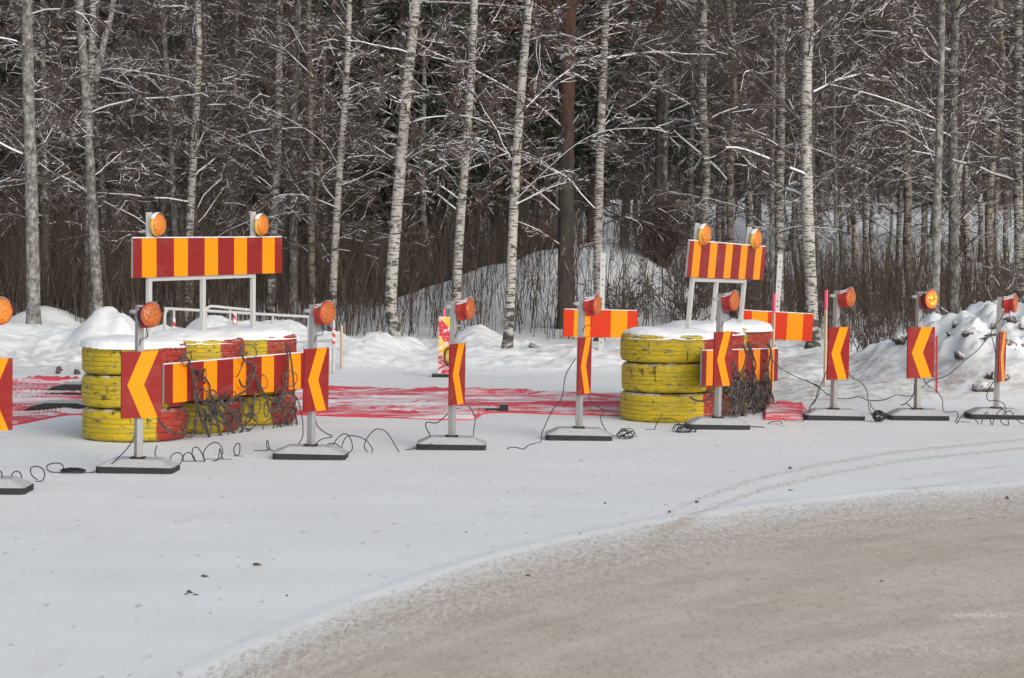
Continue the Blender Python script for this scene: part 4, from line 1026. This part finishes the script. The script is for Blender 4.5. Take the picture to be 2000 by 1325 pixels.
rg2 = [(*z7([c])[0], r_, a_) for c, r_, a_ in [((1400, 680), .09, .9), ((1500, 560), .09, .6), ((1190, 560), .08, .5), ((1240, 740), .09, .6), ((1140, 930), .10, .9), ((1180, 740), .08, .6), ((1330, 820), .09, .6), ((1440, 740), .09, .5), ((1480, 640), .08, .5), ((1500, 900), .09, .5), ((1420, 920), .09, .6), ((1350, 960), .09, .7), ((1270, 900), .09, .6)]]
for _k in range(44): rg2.append((*z7([(rr.uniform(1120, 1510), rr.uniform(700, 1000))])[0], rr.uniform(.055, .09), rr.uniform(.4, 1)))
for _k in range(34):
    x = rr.uniform(1160, 1520); y = rr.uniform(560, 820); st2.append(z7([(x, y), (x + rr.uniform(-40, 40), y + 70), (x + rr.uniform(-50, 50), y + 140), (x + rr.uniform(-50, 50), min(y + 230, 1045))]))
chain_net('right', LP2, LN2, st2, rg2, 'heavy clump of steel tyre chains hanging over the right tyre wall', 6)

# ------------------------------------------------------------------ small striped boards on perforated posts
def post_board(px_l, px_r, yt, h_px, post_top, post_bot, Y, lean, label, ny=2):
    p = PY(post_bot[0], post_bot[1], Y); z0 = T(p[0], Y) - .1
    root = empty('striped_sign', (p[0], Y, z0)); root.rotation_euler = (0, radians(lean), 0)
    H = PY(post_top[0], post_top[1], Y)[2] - z0
    b = MB(); b.box((0, 0, H / 2), (.078, .04, H)); po = b.build('perforated_post', M['white'], root, bevel=.003)
    h = MB(); z = H - .12
    k = 0
    while z > H - 2.2 and k < 8:
        for dz in (0, -.085): h.lathe([(.001, .0), (.012, 0), (.012, .003), (.001, .003)], 8, 0, Matrix.Translation((0, -.0205, z + dz)) @ Matrix.Rotation(pi / 2, 4, 'X'))
        z -= .30; k += 1
    h.build('holes', M['rubber'], po)
    L = (px_r - px_l) * Y / FP; Hh = h_px * Y / FP
    xc = PY((px_l + px_r) / 2, yt, Y); zc = PY((px_l + px_r) / 2, yt + h_px / 2 + 2, Y)[2] - z0
    xo = xc[0] - p[0] - math.tan(radians(lean)) * zc
    pn = striped_panel(L, Hh, ny, root, red='redbright', mz=0); pn.location = (xo - L / 2, -.034, zc - Hh / 2)
    return tag(root, label, 'striped sign', 'small striped signs on perforated posts')
post_board(1101, 1245, 604, 53, (1175, 494), (1173, 715), 35.3, .7, 'small striped sign on a white perforated post, left of the right tyre wall')
post_board(1448, 1587, 608, 53, (1521, 496), (1511, 690), 34.5, 2.6, 'small tilted striped sign on a perforated post, right of the right tyre wall')

# snow-plastered plate
p = PY(867, 738, 32.6); root = empty('marker_plate', (p[0], 32.6, 0)); k = 32.6 / FP
b = MB(); b.box((0, 0, .15 + 112 * k / 2 - .1), (22 * k, .04, 112 * k), 0); o = b.build('plate', M['marker'], root, bevel=.004)
b = MB(); b.tube([(0, .03, 0), (0, .03, 1.0)], .013, 8); b.build('rod', M['pink'], root)
b = MB(); r5 = random.Random(2)
for q in range(5): b.torus((.05 + r5.uniform(-.01, .01), -.05 - .008 * q, .30 + r5.uniform(-.02, .02)), .065 + r5.uniform(-.012, .012), .0045, Matrix.Rotation(r5.uniform(-.25, .25), 3, 'Z') @ Matrix.Rotation(pi / 2, 3, 'X') @ Matrix.Diagonal((.7, 1.8, 1)), 20, 5)
b.build('cable_coil', M['cable'], root, smooth=True)
b = MB(); b.box((0, .03, .03), (.35, .22, .05)); b.build('foot', M['foot'], root, bevel=.01)
tag(root, 'narrow red and yellow plate plastered with snow, a black cable coil hung on it', 'marker plate')

# ------------------------------------------------------------------ stakes
def stake(pt, pb, Y, w, label, tip=None, tipc='pink', mat='wood', name='wooden_stake', cat='stake', rnd=False):
    a = PY(*pb, Y); z = min(T(a[0], Y) - .1, a[2]); t = PY(*pt, Y); root = empty(name, (a[0], Y, z))
    top = Vector(t) - Vector((a[0], Y, z))
    if tip:
        q = PY(*tip, Y); f = (q[2] - z) / top.z; mid = top * f
    else: mid = top
    b = MB()
    if rnd: b.tube([(0, 0, 0), mid], w, 8)
    else: b.tube([(0, 0, 0), mid], w, 4)
    b.build('shaft', M[mat], root)
    if tip:
        b = MB(); b.tube([mid, top], w * 1.04, 4); b.build('painted_tip', M[tipc], root)
    tag(root, label, cat)
stake((1614, 567), (1611, 728), 29.3, .020, 'wooden stake with pink tip left of the sixth chevron board', (1614, 605))
stake((1513, 574), (1508, 690), 29.5, .020, 'wooden stake with pink tip in front of the tilted striped sign', (1512, 612))
stake((667, 636), (667, 732), 33.5, .020, 'plain wooden stake in the snow right of the tube barrier')
stake((1829.5, 657), (1829, 795), 28.6, .014, 'thin dark red rod stuck in the snow right of the lit marker', mat='red_stick', name='red_rod', cat='rod', rnd=True)
stake((458, 612), (456, 660), 31, .02, 'short red and white striped stake behind the left tyre wall', mat='tape', rnd=True, name='striped_stake')

# ------------------------------------------------------------------ tube barrier behind the left wall
def tube_barrier(px0, y0, px1, y1, Y0, Y1, legs, zlow, label, r=.021):
    a = PY(px0, y0, Y0); b_ = PY(px1, y1, Y1); root = empty('tube_barrier', (a[0], a[1], 0)); o0 = np.array([a[0], a[1], 0])
    a, b_ = a - o0, b_ - o0; d = b_ - a
    m = MB(); cr = .06
    e = np.array([d[0], d[1], 0]) / np.hypot(d[0], d[1])
    m.tube(catmull([a + [0, 0, -.45], a + [0, 0, -.08], a + e * .05 + [0, 0, -.01], a + e * .12, a + d * .5, b_ - e * .12, b_ - e * .04 + [0, 0, -.012], b_ + [0, 0, -.08], b_ + [0, 0, -b_[2] * .5], (b_[0], b_[1], .0)], 6), r, 10); m.build('top_rail', M['white'], root, smooth=True)
    m = MB(); m.tube([a + e * .05 + [0, 0, zlow - a[2]], b_ + [0, 0, zlow - b_[2]]], r * .8, 10); m.build('lower_rail', M['white'], root, smooth=True)
    for f, strp in legs:
        p = a + d * f; m = MB(); m.tube([(p[0], p[1], 0), (p[0], p[1], p[2])], r * .8, 10); lg = m.build('leg', M['white'], root, smooth=True)
        if strp:
            s = MB(); s.tube([(p[0], p[1], p[2] - .33), (p[0], p[1], p[2] - .12)], r * .95, 10); s.build('striped_tape', M['tape'], lg)
    s = MB(); s.tube([(b_[0], b_[1], b_[2] - .38), (b_[0], b_[1], b_[2] - .16)], r * 1.12, 10); s.build('striped_tape', M['tape'], root)
    tag(root, label, 'barrier')
tube_barrier(322, 604, 652, 621, 30.5, 33.0, [(.05, True), (.40, True), (.62, False), (.84, False)], .50, 'long white tube barrier standing behind the left tyre wall')
tube_barrier(402, 599, 496, 605, 32.5, 33.0, [(.5, False)], .5, 'short white tube barrier behind the middle of the long one')

# ------------------------------------------------------------------ tarpaulin on the snow
def tarp(back, front, nu, nv, amp, seed, label, name='red_tarpaulin'):
    bp = np.array(catmull([G(*p) for p in back], 20)); fp = np.array(catmull([G(*p) for p in front], 20))
    u = np.linspace(0, 1, nu); 
    def res(P):
        x = P[:, 0]; xx = x[0] + (x[-1] - x[0]) * u; return np.stack([xx, np.interp(xx, x, P[:, 1])], 1)
    B, Fr = res(bp), res(fp); v = np.linspace(0, 1, nv)
    P = Fr[None] * (1 - v[:, None, None]) + B[None] * v[:, None, None]
    X, Y = P[..., 0], P[..., 1]
    Y = Y + fbm(X * 1.3 + seed, Y * .8, 3) * .10
    e = np.minimum(v[:, None], 1 - v[:, None]) * 2; eu = np.minimum(u, 1 - u)[None] * nu / 20
    eu = eu * 4; ed_ = np.clip(e * 9, 0, 1) * np.clip(eu, 0, 1)
    fold = np.abs(fbm(X * .30 + seed, Y * 2.2, 4)); ridge = (1 - np.clip(fold * 3.2, 0, 1)) ** 1.5
    Z = .014 + ed_ * (ridge * amp + amp * .35 * (fbm(X * 2.2, Y * 7 + seed, 4) + .4).clip(0)) + .05 * np.exp(-((v[:, None] - .93) / .05) ** 2) * np.clip(eu, 0, 1)
    o0 = np.array([X.mean(), Y.mean(), 0])
    o = mk(name, np.stack([X - o0[0], Y - o0[1], Z], -1).reshape(-1, 3), grid_faces(nv, nu), M['tarp'], smooth=True); o.location = o0
    s = o.modifiers.new('thickness', 'SOLIDIFY'); s.thickness = .012; s.offset = -1
    tag(o, label, 'tarpaulin')
tarp([(-60, 756), (30, 748), (90, 745), (160, 749), (230, 752), (330, 756)], [(-60, 842), (30, 832), (80, 822), (140, 812), (230, 815), (330, 812)], 170, 60, .05, 3, 'crumpled snow-dusted red tarpaulin left of the left tyre wall')
tarp([(560, 765), (640, 764), (700, 762), (800, 767), (900, 772), (1000, 774), (1100, 779), (1225, 778)], [(560, 812), (640, 815), (760, 818), (860, 822), (925, 821), (960, 809), (1100, 811), (1225, 815)], 420, 60, .045, 8, 'long snow-dusted red tarpaulin stretched between the two tyre walls')
tarp([(1490, 794), (1530, 797), (1560, 796), (1576, 802)], [(1490, 822), (1530, 822), (1560, 822), (1572, 820)], 90, 40, .055, 5, 'bunched end of red tarpaulin right of the right tyre wall')
# black rubber slabs on the left tarpaulin
for i, (x0, x1, y_, lab) in enumerate([(88, 200, 779, 'snow-covered black rubber slab farther back on the left tarpaulin'), (44, 190, 808, 'snow-covered black rubber slab at the front of the left tarpaulin')]):
    c = G((x0 + x1) / 2, y_); w = (x1 - x0) * c[1] / FP; b = MB()
    b.poly([(-w / 2, 0), (w / 2, 0), (w / 2 - .12, .055), (w / 2 - .25, .085), (-w / 2 + .25, .085), (-w / 2 + .1, .05)], -.2, .2); o = b.build('rubber_slab', M['foot'], bevel=.01); o.location = (c[0], c[1] + .2, .10 if i == 0 else .04); o.rotation_euler = (0, 0, radians(-3 + 5 * i)); tag(o, lab, 'rubber slab')
c = G(945, 806); b = MB(); b.tube([(-.35, 0, .03), (.2, .02, .035)], .035, 10); b.box((.24, .02, .05), (.10, .12, .10)); o = b.build('capped_pipe', M['foot']); o.location = c; tag(o, 'short snowy pipe end lying at the tarpaulin by the third marker', 'pipe')

# ------------------------------------------------------------------ cables
def cable(pts, label, r=.0055, jit=0):
    P = []
    for q in pts:
        if len(q) == 2 or q[2] is None: p = G(q[0], q[1]); p[2] = .008
        else:
            p = PY(q[0], q[1], q[2]); p[2] = max(p[2], T(p[0], p[1]) + .007)
        P.append(p)
    o0 = P[0].copy(); o0[2] = 0; b = MB(); C = catmull(P, 7); C = [np.array([c_[0], c_[1], max(c_[2], .006)]) - o0 for c_ in C]
    b.tube(C, r, 6); o = b.build('power_cable', M['cable'], smooth=True); o.location = o0; tag(o, label, 'cable')
def zz(l, s, ox_, oy_, Y): return [(ox_ + x / s, oy_ + y / s, Y) for x, y in l]
Z2 = lambda l, Y: zz(l, 3.898, 0, 620, Y); Z3 = lambda l, Y: zz(l, 3.898, 400, 620, Y); Z8 = lambda l, Y: zz(l, 3.898, 1550, 520, Y); Z7 = lambda l, Y: zz(l, 4.731, 1180, 600, Y); Z5 = lambda l, Y: zz(l, 3.3125, 850, 520, Y)
cable(Z2([(-60, 1230), (-10, 1260), (15, 1220), (10, 1180), (-20, 1160)], 18.6), 'small cable loop at the left edge of the picture')
cable(Z2([(130, 1285), (90, 1240), (95, 1190), (130, 1172), (162, 1200), (155, 1250), (125, 1290)], 18.9), 'upright black cable loop standing in the snow, second from the left edge')
cable(Z2([(285, 1238), (240, 1200), (235, 1150), (270, 1135), (320, 1150), (340, 1195), (320, 1245), (270, 1268)], 19.3), 'larger upright cable loop standing between the first two markers')
cable(Z2([(490, 1165), (470, 1120), (420, 1110), (365, 1125), (360, 1160), (410, 1195), (480, 1200), (600, 1190), (680, 1195), (760, 1165), (850, 1115), (930, 1040), (990, 970), (1025, 900)], 20.0), 'cable running from the black tangle up to the marker before the left tyre wall')
cable(Z2([(1205, 1100), (1180, 1040), (1195, 975)], 20.9), 'short upright cable end beside the first full marker')
cable(Z2([(1330, 1165), (1295, 1110), (1310, 1050), (1360, 1030), (1390, 1060), (1370, 1120), (1320, 1150)], 20.8), 'first spiral turn of cable below the left tyre wall')
cable(Z2([(1470, 1165), (1400, 1110), (1400, 1050), (1440, 1030), (1480, 1070), (1470, 1130), (1430, 1165), (1540, 1150), (1550, 1070), (1510, 995), (1470, 1000), (1465, 1060), (1500, 1110), (1550, 1150), (1560, 1100), (1550, 1030), (1600, 965), (1660, 958), (1695, 1010), (1680, 1070), (1620, 1140)], 21.0), 'middle spiral turns of cable below the left tyre wall')
cable(Z2([(1560, 1110), (1620, 1110), (1660, 1080), (1675, 1000), (1700, 1080), (1760, 1100), (1755, 1125), (1640, 1115), (1580, 1115)], 21.2), 'flat loops of cable lying below the left tyre wall chains')
cable(Z2([(1780, 1130), (1820, 1040), (1825, 970), (1800, 965), (1780, 1010), (1800, 1070), (1850, 1115)], 21.5), 'narrow tall cable loop below the left tyre wall chains')
cable(Z3([(375, 1122), (480, 1010), (485, 960), (475, 940), (475, 990), (530, 1030), (600, 1040), (690, 990), (740, 920), (748, 860), (740, 760), (712, 640), (690, 600)], 22.0), 'cable dropping from the chains to the foot of the second full marker')
cable(Z3([(835, 750), (860, 830), (920, 880), (970, 910), (900, 925), (850, 960), (835, 1000)], 22.1), 'cable looping beside the post at the right end of the left tyre wall')
cable(Z3([(905, 1005), (940, 965), (1000, 965), (1050, 1010), (1045, 1045), (985, 1030), (985, 960), (1040, 895), (1095, 900), (1125, 990), (1090, 1065), (1050, 1040), (1050, 960), (1090, 905), (1170, 910), (1230, 940), (1275, 1000), (1270, 1035)], 21.8), 'overlapping cable loops right of the second full marker foot')
cable(Z3([(1240, 1035), (1215, 990), (1230, 930), (1290, 860), (1350, 855), (1400, 895), (1440, 960), (1478, 1028)], 22.0), 'tall arched loop of cable between the second and third full markers')
cable(Z3([(1525, 1030), (1590, 1000), (1650, 975), (1720, 968)], 22.2) + Z3([(1725, 945), (1710, 890), (1685, 840), (1690, 800), (1760, 805), (1800, 780), (1850, 735)], 22.4), 'cable rising to the third full chevron marker from the left')
cable(Z5([(190, 880), (235, 930), (258, 990), (250, 1060), (243, 1135)], 23), 'cable hanging from the third full marker to the snow')
cable(Z5([(465, 1190), (490, 1178), (530, 1180), (570, 1190), (600, 1168), (640, 1154)], None) + Z5([(680, 1150), (695, 1070), (760, 930), (820, 850), (840, 720), (880, 640), (910, 600)], 23.1), 'long cable slanting up to the fourth full marker')
cable(Z5([(990, 830), (1010, 880), (1060, 915), (1090, 935), (1070, 980), (1090, 1040), (1130, 1085), (1175, 1112), (1230, 1115), (1310, 1125)], 23.8), 'cable from the fourth full marker down to a small coil')
cable(Z7([(385, 1210), (440, 1200), (465, 1130), (500, 1050), (560, 1028), (640, 1035), (700, 1080), (720, 1150)], 24.6), 'cable arching in front of the right tyre wall')
cable(Z7([(1300, 1060), (1300, 1105), (1380, 1105), (1480, 1112)], 24.9), 'short straight cable on the snow at the right tyre wall foot')
cable(Z7([(1510, 1105), (1550, 1060), (1630, 1055), (1640, 1080), (1600, 1112), (1550, 1110)], 25.4), 'small cable loop right of the right tyre wall')
cable(Z7([(1655, 1030), (1680, 1080), (1750, 1098), (1830, 1070)], 25.8) + Z7([(1880, 1000), (1910, 910), (1975, 820), (1985, 750)], 26.2) + Z8([(130, 890), (100, 870)], 27), 'cable climbing from the snow beside the pink-tipped stake')
cable(Z7([(1340, 330), (1420, 370), (1520, 450), (1600, 540), (1720, 620), (1860, 680), (1960, 720)], 27.2) + Z8([(170, 900), (250, 970), (320, 1003), (400, 1010), (500, 995), (560, 1020), (640, 1038), (700, 1015), (780, 983), (860, 990), (920, 975), (1030, 880), (1100, 860), (1180, 825), (1250, 770), (1300, 720), (1400, 640), (1475, 550)], 28.2), 'long cable strung from the right tyre wall across the snow pile')
cable(Z8([(250, 800), (220, 880), (180, 960), (165, 1030), (125, 1070), (115, 1130), (85, 1180), (20, 1210)], 26.0), 'cable dropping along the left of the sixth full marker')
cable(Z8([(410, 805), (450, 850), (520, 890), (560, 960), (570, 1060), (590, 1130)], 26.3), 'cable from the sixth full marker down to the dark coil')
cable(Z8([(580, 1035), (600, 1080), (650, 1120), (700, 1140), (780, 1120), (850, 1130), (880, 1160), (910, 1190)], 26.1), 'cable from the dark coil to the foot under the lit lamp')
cable(Z8([(920, 900), (910, 980), (860, 1040), (815, 1060), (860, 1050), (910, 1090), (935, 1130), (935, 1165)], 26.2), 'thin cable twisting round the post of the lit marker')
cable(Z8([(990, 850), (1010, 900), (1080, 945), (1130, 1010), (1140, 1100), (1180, 1112), (1240, 1110), (1250, 1150), (1235, 1198), (1340, 1190), (1250, 1200)], 25.9), 'cable running right from the lit marker to the ground')
cable(Z8([(1240, 1200), (1290, 1130), (1330, 1112), (1370, 1150), (1410, 1205)], 25.6), 'single arch of cable between the two rightmost markers')
cable(Z8([(1430, 1205), (1445, 1150), (1470, 1115), (1490, 1150), (1510, 1208), (1530, 1160), (1560, 1110), (1590, 1092), (1620, 1130), (1635, 1208), (1580, 1190), (1590, 1140), (1620, 1110), (1655, 1105), (1690, 1160), (1730, 1195), (1780, 1210)], 25.4), 'zigzag cable lying over the foot of the rightmost marker')
cable(Z8([(1530, 870), (1490, 930), (1470, 990), (1490, 1025), (1550, 1025), (1600, 1050), (1615, 1100)], 26.0), 'cable hanging down the post of the rightmost marker')
cable(Z8([(1605, 330), (1580, 400), (1530, 450), (1505, 510), (1520, 580), (1545, 700)], 26.3), 'cable hanging from the rightmost lamp to its board')
def coil(px, py, w, h, n, label, seed, r=.0042, flat=.4):
    rr = random.Random(seed); c = G(px, py); k = c[1] / FP; b = MB()
    for i in range(n):
        R0 = w * k / 2 * rr.uniform(.55, 1.0); zc = h * k * .5
        Mx = Matrix.Rotation(rr.uniform(0, 6.28), 3, 'Z') @ Matrix.Rotation(rr.uniform(.2, 1.0) * flat * 1.6, 3, 'X')
        pts_ = []
        ph = rr.uniform(0, 6.28)
        for j in range(17):
            a = ph + 2 * pi * j / 16; v = Mx @ Vector((R0 * cos(a), R0 * sin(a) * .8, 0)); v += Vector((rr.uniform(-.008, .008), rr.uniform(-.008, .008), zc + rr.uniform(-.006, .006)))
            v.z = max(.006, min(v.z, h * k * 1.1)); pts_.append(v)
        b.tube(catmull(pts_, 2), r, 5)
    o = b.build('cable_coil', M['cable'], smooth=True); o.location = c; tag(o, label, 'cable coil', 'coils of black cable on the snow')
coil(142, 925, 62, 12, 7, 'flat dark tangle of cable between the two leftmost marker feet', 1, flat=.12)
coil(1222, 858, 38, 20, 7, 'small round coil of cable left of the right tyre wall', 2, flat=.8)
coil(1338, 846, 52, 16, 9, 'loose coil of cable touching the foot before the right tyre wall', 3, flat=.6)
coil(1716, 826, 36, 26, 10, 'thick dark coil of cable between the sixth and the lit marker', 4, r=.0055, flat=.9)

# ------------------------------------------------------------------ frozen chunks and stones
def rock(px, py, Y, w, h, label, seed, mat='chunk', name='frozen_chunk', cat='snow chunk', sink=.3, group=None):
    rng = np.random.RandomState(seed); n, m = 12, 8
    p = PY(px, py, Y) if Y else G(px, py)
    if Y is None: Y = p[1]
    k = Y / FP; a, c_ = w * k / 2, h * k / 2
    th, ph = np.meshgrid(np.arange(n) * 2 * pi / n, np.linspace(-pi / 2, pi / 2, m))
    d = np.stack([np.cos(th) * np.cos(ph), np.sin(th) * np.cos(ph), np.sin(ph)], -1)
    q = d * 2.3 + rng.rand(3) * 30
    r = 1 + 1.7 * fbm(q[..., 0] * 1.4 + q[..., 2] * 1.1, q[..., 1] * 1.4 - q[..., 2] * .9, 4)
    P_ = d * r[..., None] * np.array([a * rng.uniform(.9, 1.2), a * .8, c_ * rng.uniform(.7, 1.1)]); P_[0] = P_[0].mean(0); P_[-1] = P_[-1].mean(0)
    P_ = P_.reshape(-1, 3)
    i = (np.arange(m - 1)[:, None] * n + np.arange(n)[None]).reshape(-1); j = np.tile(np.arange(n), m - 1)
    F = np.stack([i, i - j + (j + 1) % n, i - j + (j + 1) % n + n, i + n], 1)
    o = mk(name, P_, F, M[mat], smooth=False); z = p[2] - c_ * .25 if px > 1400 and mat == 'chunk' else max(T(p[0], p[1]), 0)
    o.location = (p[0], p[1], z + (c_ * (1 - sink) if mat != 'chunk' else 0)); o.rotation_euler = (rng.rand() * .6, rng.rand() * .6, rng.rand() * 6)
    tag(o, label, cat, group)
def zc5(x, y): return (1820 + x / 5.76, 570 + y / 5.76)
def surf(px, py):      # depth where the line of sight meets the snow pile
    d = ray(px, py)
    for Yv in np.arange(27.5, 40, .04):
        q = np.array([0, 0, HC]) + d * (Yv / d[1])
        if q[2] <= T(q[0], q[1]): return Yv
    return 31.0
for i, (x, y, w, h, lab) in enumerate([(290, 355, 20, 20, 'squarish dirty snow chunk near the left shoulder of the big pile'), (435, 460, 24, 16, 'dirty chunk in the middle of the big snow pile'), (210, 480, 12, 8, 'small dark chunk low on the left of the big pile'),
        (830, 310, 26, 22, 'large dark clod high on the pile, just right of the last marker post'), (950, 330, 26, 28, 'large dark clod at the top right of the pile'), (700, 385, 16, 14, 'dark clod left of the last marker post'),
        (650, 500, 24, 12, 'flat dark clod where the cable meets the pile'), (870, 590, 28, 22, 'round dirty clod right of the last chevron board'), (345, 720, 24, 22, 'pointed dirty chunk under the strung cable'), (600, 1080, 34, 30, 'big pale dirty lump at the foot of the pile'),
        (690, 980, 20, 26, 'upright dirty lump behind the last marker post'), (1020, 390, 16, 14, 'pale chunk at the right edge of the picture'), (90, 745, 8, 8, 'tiny dark chunk beside the red rod'), (-230, 490, 16, 14, 'dirty chunk behind the lit marker board'), (840, 980, 16, 16, 'dark lump low right of the last board'), (1030, 600, 10, 10, 'small dark chunk low at the right edge')]):
    px, py = zc5(x, y); Yv = surf(px, py); rock(px, py, Yv - .02, w, h, lab, 400 + i)
rock(1762, 662, surf(1762, 672), 26, 22, 'snowy dirty chunk on the shoulder left of the lit marker board', 430)
for i, (x, y, w, h) in enumerate([(450, 1315, 14, 9), (590, 1340, 14, 10), (440, 1335, 10, 8), (320, 1385, 12, 8)]):
    rock(x / 3.898, 380 + y / 3.898 + 8, None, w, h, 'dark clod in the snow between the bank and the left tarpaulin', 440 + i, mat='stone', name='dirt_clod', cat='clod', group='dark clods before the left snow bank')
for i, (x, y, w, h, lab) in enumerate([(503, 1106, 12, 6, 'dark flat stone lying alone on the smooth snow'), (401, 1128, 13, 5, 'flat dark stone left of the lone flat one'), (372, 1160, 11, 7, 'largest of the small stone cluster on the snow'), (382, 1164, 8, 4, 'right stone of the small cluster on the snow'), (363, 1163, 7, 4, 'left stone of the small cluster on the snow'),
        (1308, 1003, 7, 7, 'dark pebble in the wedge of snow left of the wheel track'), (1362, 984, 7, 6, 'dark pebble on the edge of the wheel track'), (1543, 917, 6, 6, 'dark pebble on the clean snow above the wheel track'), (1182, 985, 5, 4, 'tiny pebble on the snow below the right tyre wall'), (1032, 1127, 9, 6, 'dark stone on the sand near its snowy edge'),
        (1722, 1137, 5, 5, 'small dark stone in the middle of the sanded road'), (1968, 976, 8, 6, 'dark stone at the right on the edge of the sand'), (1895, 1015, 5, 4, 'tiny stone on the sand at the right'), (1545, 960, 8, 3, 'flat stone between the wheel track and the sand'), (560, 1166, 5, 4, 'tiny dark pebble right of the stone cluster'), (910, 1041, 5, 3, 'tiny pebble on the snow near the middle')]):
    rock(x, y, None, w, h, lab, 460 + i, mat='stone', name='stone', cat='stone')
